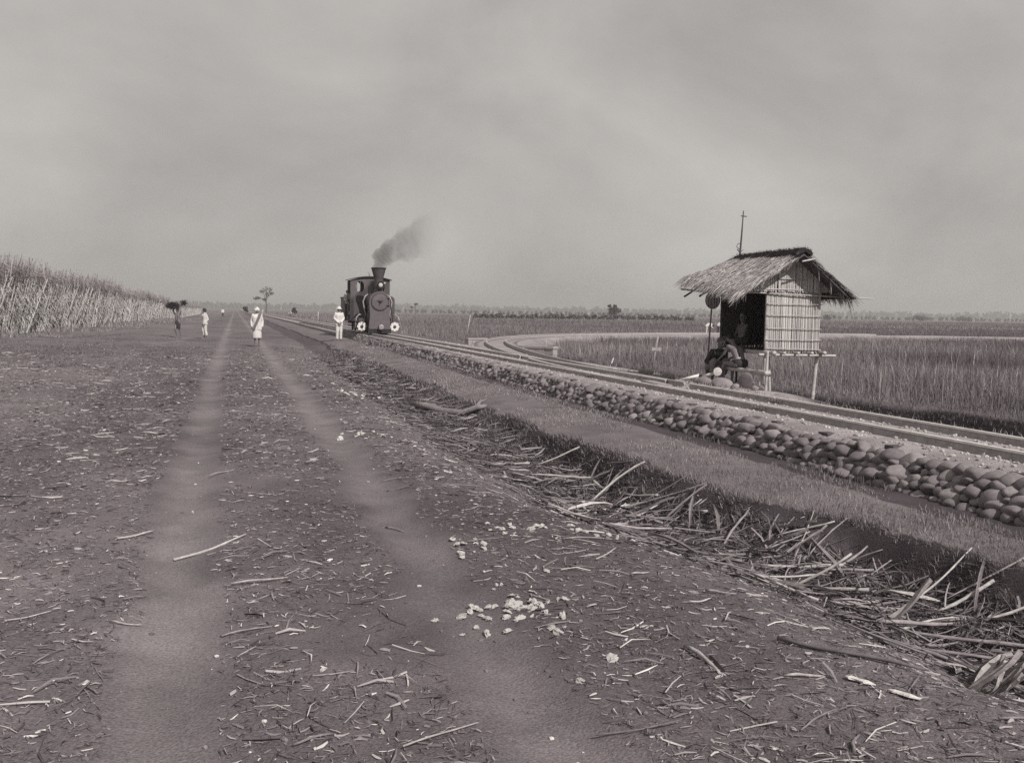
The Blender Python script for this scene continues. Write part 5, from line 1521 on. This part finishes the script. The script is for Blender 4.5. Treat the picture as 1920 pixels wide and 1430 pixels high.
# ---- single stalks: cane pieces that can be picked out one by one
def stalk_mesh(kind, k):
    rr = random.Random(900 + k + (50 if kind == 'leaf' else 0))
    b = MB()
    if kind == 'cane':
        pts = []; rad = []
        for i in range(7):
            t = i / 6
            pts.append((t - .5, .03 * math.sin(t * 3 + k) + rr.uniform(-.006, .006), .012 * math.sin(t * 5 + k)))
            rad.append(.0125 * (1.15 - .3 * t) * (1.25 if i in (2, 4) else 1))
        b.tube(pts, rad, 6)
    else:                                                     # split folded sheath
        vs = []; m = 7
        for i in range(m):
            t = i / (m - 1); w = .030 * math.sin(math.pi * min(1, .12 + t * .95)) ** .7 * rr.uniform(.8, 1.1)
            yc = .05 * math.sin(t * 2.4 + k); zc_ = .03 * math.sin(t * 3.1 + k * 2)
            vs += [(t - .5, yc - w, zc_ + .012 + rr.uniform(-.004, .004)), (t - .5, yc, zc_ - .006), (t - .5, yc + w * .9, zc_ + .014 + rr.uniform(-.004, .004)), (t - .5, yc, zc_ - .010)]
        fs = []
        for i in range(m - 1):
            for q in range(4): fs.append((i * 4 + q, i * 4 + (q + 1) % 4, i * 4 + 4 + (q + 1) % 4, i * 4 + 4 + q))
        fs += [(0, 1, 2, 3), ((m - 1) * 4, (m - 1) * 4 + 1, (m - 1) * 4 + 2, (m - 1) * 4 + 3)]
        b.add(vs, fs)
    return b
STK = {'cane': [stalk_mesh('cane', k).mesh('cane_stalk', M['stalk%d' % (k % 5)], True) for k in range(10)],
       'leaf': [stalk_mesh('leaf', k).mesh('cane_leaf', M['stalk%d' % ((k + 1) % 4)]) for k in range(8)]}
def lay(kind, name, xa, ya, za, xb, yb, zb, thick=1.0, me=None):
    A = Vector((xa, ya, za)); B = Vector((xb, yb, zb)); d = B - A; L = d.length
    o = link(name, me or random.choice(STK[kind]))
    q = d.to_track_quat('X', 'Z')
    o.matrix_world = Matrix.Translation((A + B) / 2) @ q.to_matrix().to_4x4() @ Matrix.Rotation(random.uniform(-.5, .5), 4, 'X') @ Matrix.Diagonal((L, thick, thick, 1))
    return o
def lay_ground(kind, name, x, y, yaw, L, thick=1.0, lift=.012, me=None):
    xa, ya, xb, yb = x - math.cos(yaw) * L / 2, y - math.sin(yaw) * L / 2, x + math.cos(yaw) * L / 2, y + math.sin(yaw) * L / 2
    za, zb, zm = hz(xa, ya) + lift, hz(xb, yb) + lift, hz(x, y) + lift
    up = max(0, zm - (za + zb) / 2)
    return lay(kind, name, xa, ya, za + up, xb, yb, zb + up, thick, me)
TONE = ('grey', 'dull', 'pale', 'bleached', 'dark')
def where(y):
    return 'near the torn sheaf' if y < 4.6 else ('below the broad leaning sheaths' if y < 6.4 else ('opposite the big husk heap' if y < 8.5 else 'further along the ditch'))
def course(yaw):
    c = abs(math.sin(yaw))
    return 'lengthwise' if c > .82 else ('crosswise' if c < .4 else 'aslant')
# in the ditch
for k in range(190):
    y = 3.2 + 8.5 * random.random() ** 1.6
    bx = float(bank_x(np.array([y]))[0]); x = bx - .16 - random.random() ** 1.1 * 1.35
    L = random.uniform(.25, .75) * (1.2 if random.random() < .15 else .9)
    yaw = random.uniform(0, 3.14)
    leaf = random.random() < .35
    me_k = random.randrange(8 if leaf else 10); tone = TONE[(me_k + 1) % 4] if leaf else TONE[me_k % 5]
    o = lay_ground('leaf' if leaf else 'cane', 'cane_leaf' if leaf else 'cane_stalk', x, y, yaw, L, me=STK['leaf' if leaf else 'cane'][me_k], thick=random.uniform(.4, .95), lift=random.uniform(.01, .07))
    if leaf: tag(o, tone + ' split cane leaf lying ' + course(yaw) + ' in the ditch, ' + where(y), 'cane leaf', 'dry cane leaves in the ditch')
    else: tag(o, ('long ' if L > .52 else 'short ') + tone + ' cane stalk lying ' + course(yaw) + ' in the ditch, ' + where(y), 'cane stalk', 'dry cane stalks in the ditch')
# leaning on the ditch bank
for k in range(7):
    y = 4.2 + 4.5 * random.random() ** 1.4
    bx = float(bank_x(np.array([y]))[0])
    x0, x1 = bx - random.uniform(.35, .6), bx + random.uniform(-.22, -.02); dy = random.uniform(-.4, .4)
    o = lay('cane', 'cane_stalk', x0, y, hz(x0, y) + .02, x1, y + dy, hz(x1, y + dy) + random.uniform(.02, .05), random.uniform(.28, .55))
    tag(o, ('upright' if abs(dy) < .15 else 'slanting') + ' dry cane stalk propped against the dark ditch bank, ' + where(y), 'cane stalk', 'cane stalks propped against the bank')
# on the road
for k in range(64):
    y = 2.6 + 16 * random.random() ** 1.6
    x = random.uniform(-4.5, 3.6)
    if float(rut_mask(np.array([x]), .22)[0]) > .4 and random.random() < .8: continue
    ya_ = random.gauss(.25, .6); L = random.uniform(.12, .38); me_k = random.randrange(10)
    o = lay_ground('cane', 'cane_stalk', x, y, ya_, L, random.uniform(.2, .55), me=STK['cane'][me_k])
    dist = 'close to the bottom edge' if y < 4.2 else ('abreast of the big husk heap' if y < 6.4 else ('abreast of the bent twig' if y < 9 else 'well beyond the bent twig'))
    side_ = 'left road verge' if x < -.85 else ('strip between the ruts' if x < .9 else 'right roadside')
    tag(o, TONE[me_k % 5] + (' longish' if L > .26 else ' short') + ' stalk on the ' + side_ + ', ' + dist, 'cane stalk', 'short stalks on the ' + side_)
# the ones that stand out
tag(lay_ground('cane', 'long_twig', -.17, 7.1, .85, .70, .65), 'long thin bent twig lying across the left rut', 'twig')
tag(lay('leaf', 'cane_sheath', 4.00, 7.05, -.28, 4.22, 6.58, .05, .85), 'broad pale cane sheath leaning up the bank, left of two', 'cane leaf')
tag(lay('leaf', 'cane_sheath', 4.16, 6.70, -.20, 4.42, 6.65, .05, .75), 'broad pale cane sheath leaning up the bank, right of two', 'cane leaf')
tag(lay('cane', 'cane_stalk', 3.80, 6.1, -.28, 4.15, 5.90, .0, .75), 'thick pale stalk slanting up out of the ditch tangle', 'cane stalk')
tag(lay('leaf', 'cane_leaf', 4.06, 5.45, -.30, 4.28, 5.22, -.05, 1.3), 'upright split pale leaf standing in the deepest shade of the ditch', 'cane leaf')
tag(lay_ground('cane', 'cane_stalk', 2.88, 4.1, -.98, .72, .75), 'long split cane lying along the road edge at the lower right', 'cane stalk')
tag(lay_ground('cane', 'cane_stalk', 2.15, 4.2, -1.45, .34, .7), 'dark thick stick lying alone on the right of the road', 'stick', None)
for (x, y, lab) in ((2.71, 3.76, 'longer flat white husk piece on the road edge'), (2.80, 3.57, 'shorter flat white husk piece on the road edge beside the longer')):
    b = MB().tube([(-.07, .004, 0), (-.045, -.003, .004), (-.01, .002, .002), (.03, -.004, .006), (.07, .003, 0)], [.008, .019, .016, .02, .006], 7); b.v = [(p[0] + random.uniform(-.005, .005), p[1] + random.uniform(-.004, .004), p[2] * .45) for p in b.v]
    o = b.build('white_husk', M['chalk']); o.location = (x, y, hz(x, y) + .012); o.rotation_euler = (0, 0, -1.1); tag(o, lab, 'husk')
# torn sheaf at the lower right
sheaf = thing('straw_sheaf', 'torn pale sheaf of cane leaves propped in the ditch, lower right', 'sheaf', (3.62, 4.02, hz(3.62, 4.02)))
for k in range(10):
    o = lay('leaf', 'cane_leaf', random.uniform(-.16, .10), random.uniform(-.10, .14), .02, random.uniform(.02, .10), random.uniform(-.20, -.06), random.uniform(.18, .30), random.uniform(.7, 1.2))
    o.parent = sheaf
# dead branch across the ditch edge
lz = lambda x, y: hz(x, y)
br = thing('dead_branch', 'thick bent dead branch lying across the ditch edge', 'branch', (3.65, 16.9, lz(3.65, 16.9)))
P = [(3.10, 17.75), (3.30, 17.45), (3.55, 17.05), (3.80, 16.62), (4.0, 16.42), (4.16, 16.38)]
c0 = Vector(br.location)
MB().tube([Vector((x, y, hz(x, y) + .07 + .02 * math.sin(i * 2))) - c0 for i, (x, y) in enumerate(P)], [.05, .065, .07, .065, .05, .03], 9).build('limb', M['log'], br, True)
MB().tube([Vector((3.98, 16.45, hz(3.98, 16.45) + .08)) - c0, Vector((4.12, 16.7, hz(4.12, 16.7) + .12)) - c0, Vector((4.25, 16.75, hz(4.25, 16.75) + .14)) - c0], [.04, .03, .015], 7).build('fork', M['log'], br, True)
# white husk lumps
def husk_mesh(k):
    rr = random.Random(700 + k); bm = bmesh.new(); bmesh.ops.create_icosphere(bm, subdivisions=2, radius=1.0)
    for v in bm.verts:
        v.co *= rr.uniform(.45, 1.25); v.co.z = max(-.35, v.co.z) * (1 + .8 * rr.random())
        if v.co.x > .3: v.co.y *= rr.uniform(.5, 1.2)
    me = bpy.data.meshes.new('white_husk'); bm.to_mesh(me); bm.free(); me.materials.append(M['chalk']); return me
husk = [husk_mesh(k) for k in range(8)]
def lump(x, y, s, label, group):
    o = link('white_husk', random.choice(husk), loc=(x, y, hz(x, y) + s * .3))
    o.scale = (s * random.uniform(.8, 1.5), s * random.uniform(.55, 1), s * random.uniform(.25, .6)); o.rotation_euler = (random.uniform(-.4, .4), random.uniform(-.4, .4), random.uniform(0, 6))
    tag(o, ('larger ' if group and s > .024 else ('tiny ' if group and s < .013 else '')) + label, 'husk', group)
for (cx_, cy_, n, sp, lab, gr) in ((1.50, 5.18, 56, .17, 'pale husk in the big heap beside the right rut', 'husks of the big heap'), (1.62, 6.65, 12, .10, 'pale husk in the cluster at the edge of the right rut', 'husks at the edge of the right rut'),
                                   (1.93, 7.12, 7, .07, 'pale husk in the left end of the row across the right verge', 'husks in the row on the right verge'), (2.22, 7.12, 8, .06, 'pale husk in the middle of the row across the right verge', 'husks mid row'),
                                   (2.45, 7.06, 5, .06, 'pale husk near the right end of the row on the verge', 'husks near row end'), (2.68, 6.79, 4, .05, 'pale husk at the far right end of the row', 'husks at the row end'),
                                   (2.52, 19.5, 12, .25, 'pale husk in the distant patch before the dead branch', 'distant husks'), (1.58, 13.0, 10, .22, 'pale husk in the patch well beyond the big heap', 'husks beyond the heap')):
    for k in range(n):
        big_ = 1.6 if cy_ > 10 else 1
        lump(cx_ + random.gauss(0, sp), cy_ + random.gauss(0, sp * 1.1), random.uniform(.012, .034) * big_, lab, gr)
lump(1.49, 4.09, .022, 'single pale husk lump alone at the bottom of the right rut', None)
lump(1.74, 4.33, .032, 'largest single white lump on the near right of the road', None)
lump(1.91, 5.92, .026, 'single white lump between the row and the big heap', None)
for k in range(40):
    x, y = random.uniform(-3.5, 3.2), 2.8 + 11 * random.random() ** 1.5
    lump(x, y, random.uniform(.008, .017), 'small pale husk scattered on the ' + ('left part of the road' if x < -.5 else 'right part of the road'), 'scattered husks, ' + ('left' if x < -.5 else 'right'))

# ------------------------------------------------------------------ haze
hm_ = bpy.data.materials.new('haze_air'); hm_.use_nodes = True
t = hm_.node_tree
for n_ in list(t.nodes): t.nodes.remove(n_)
o_ = N(t, 'ShaderNodeOutputMaterial'); pv = N(t, 'ShaderNodeVolumePrincipled')
pv.inputs['Color'].default_value = (.93, .91, .885, 1); pv.inputs['Density'].default_value = 0.0006; pv.inputs['Anisotropy'].default_value = .25
t.links.new(pv.outputs[0], o_.inputs['Volume'])
hb = MB().box((0, 0, 10.0), (6200, 6200, 26)).build('haze', hm_)
tag(hb, 'thin pale haze over the plain', None, kind='stuff')
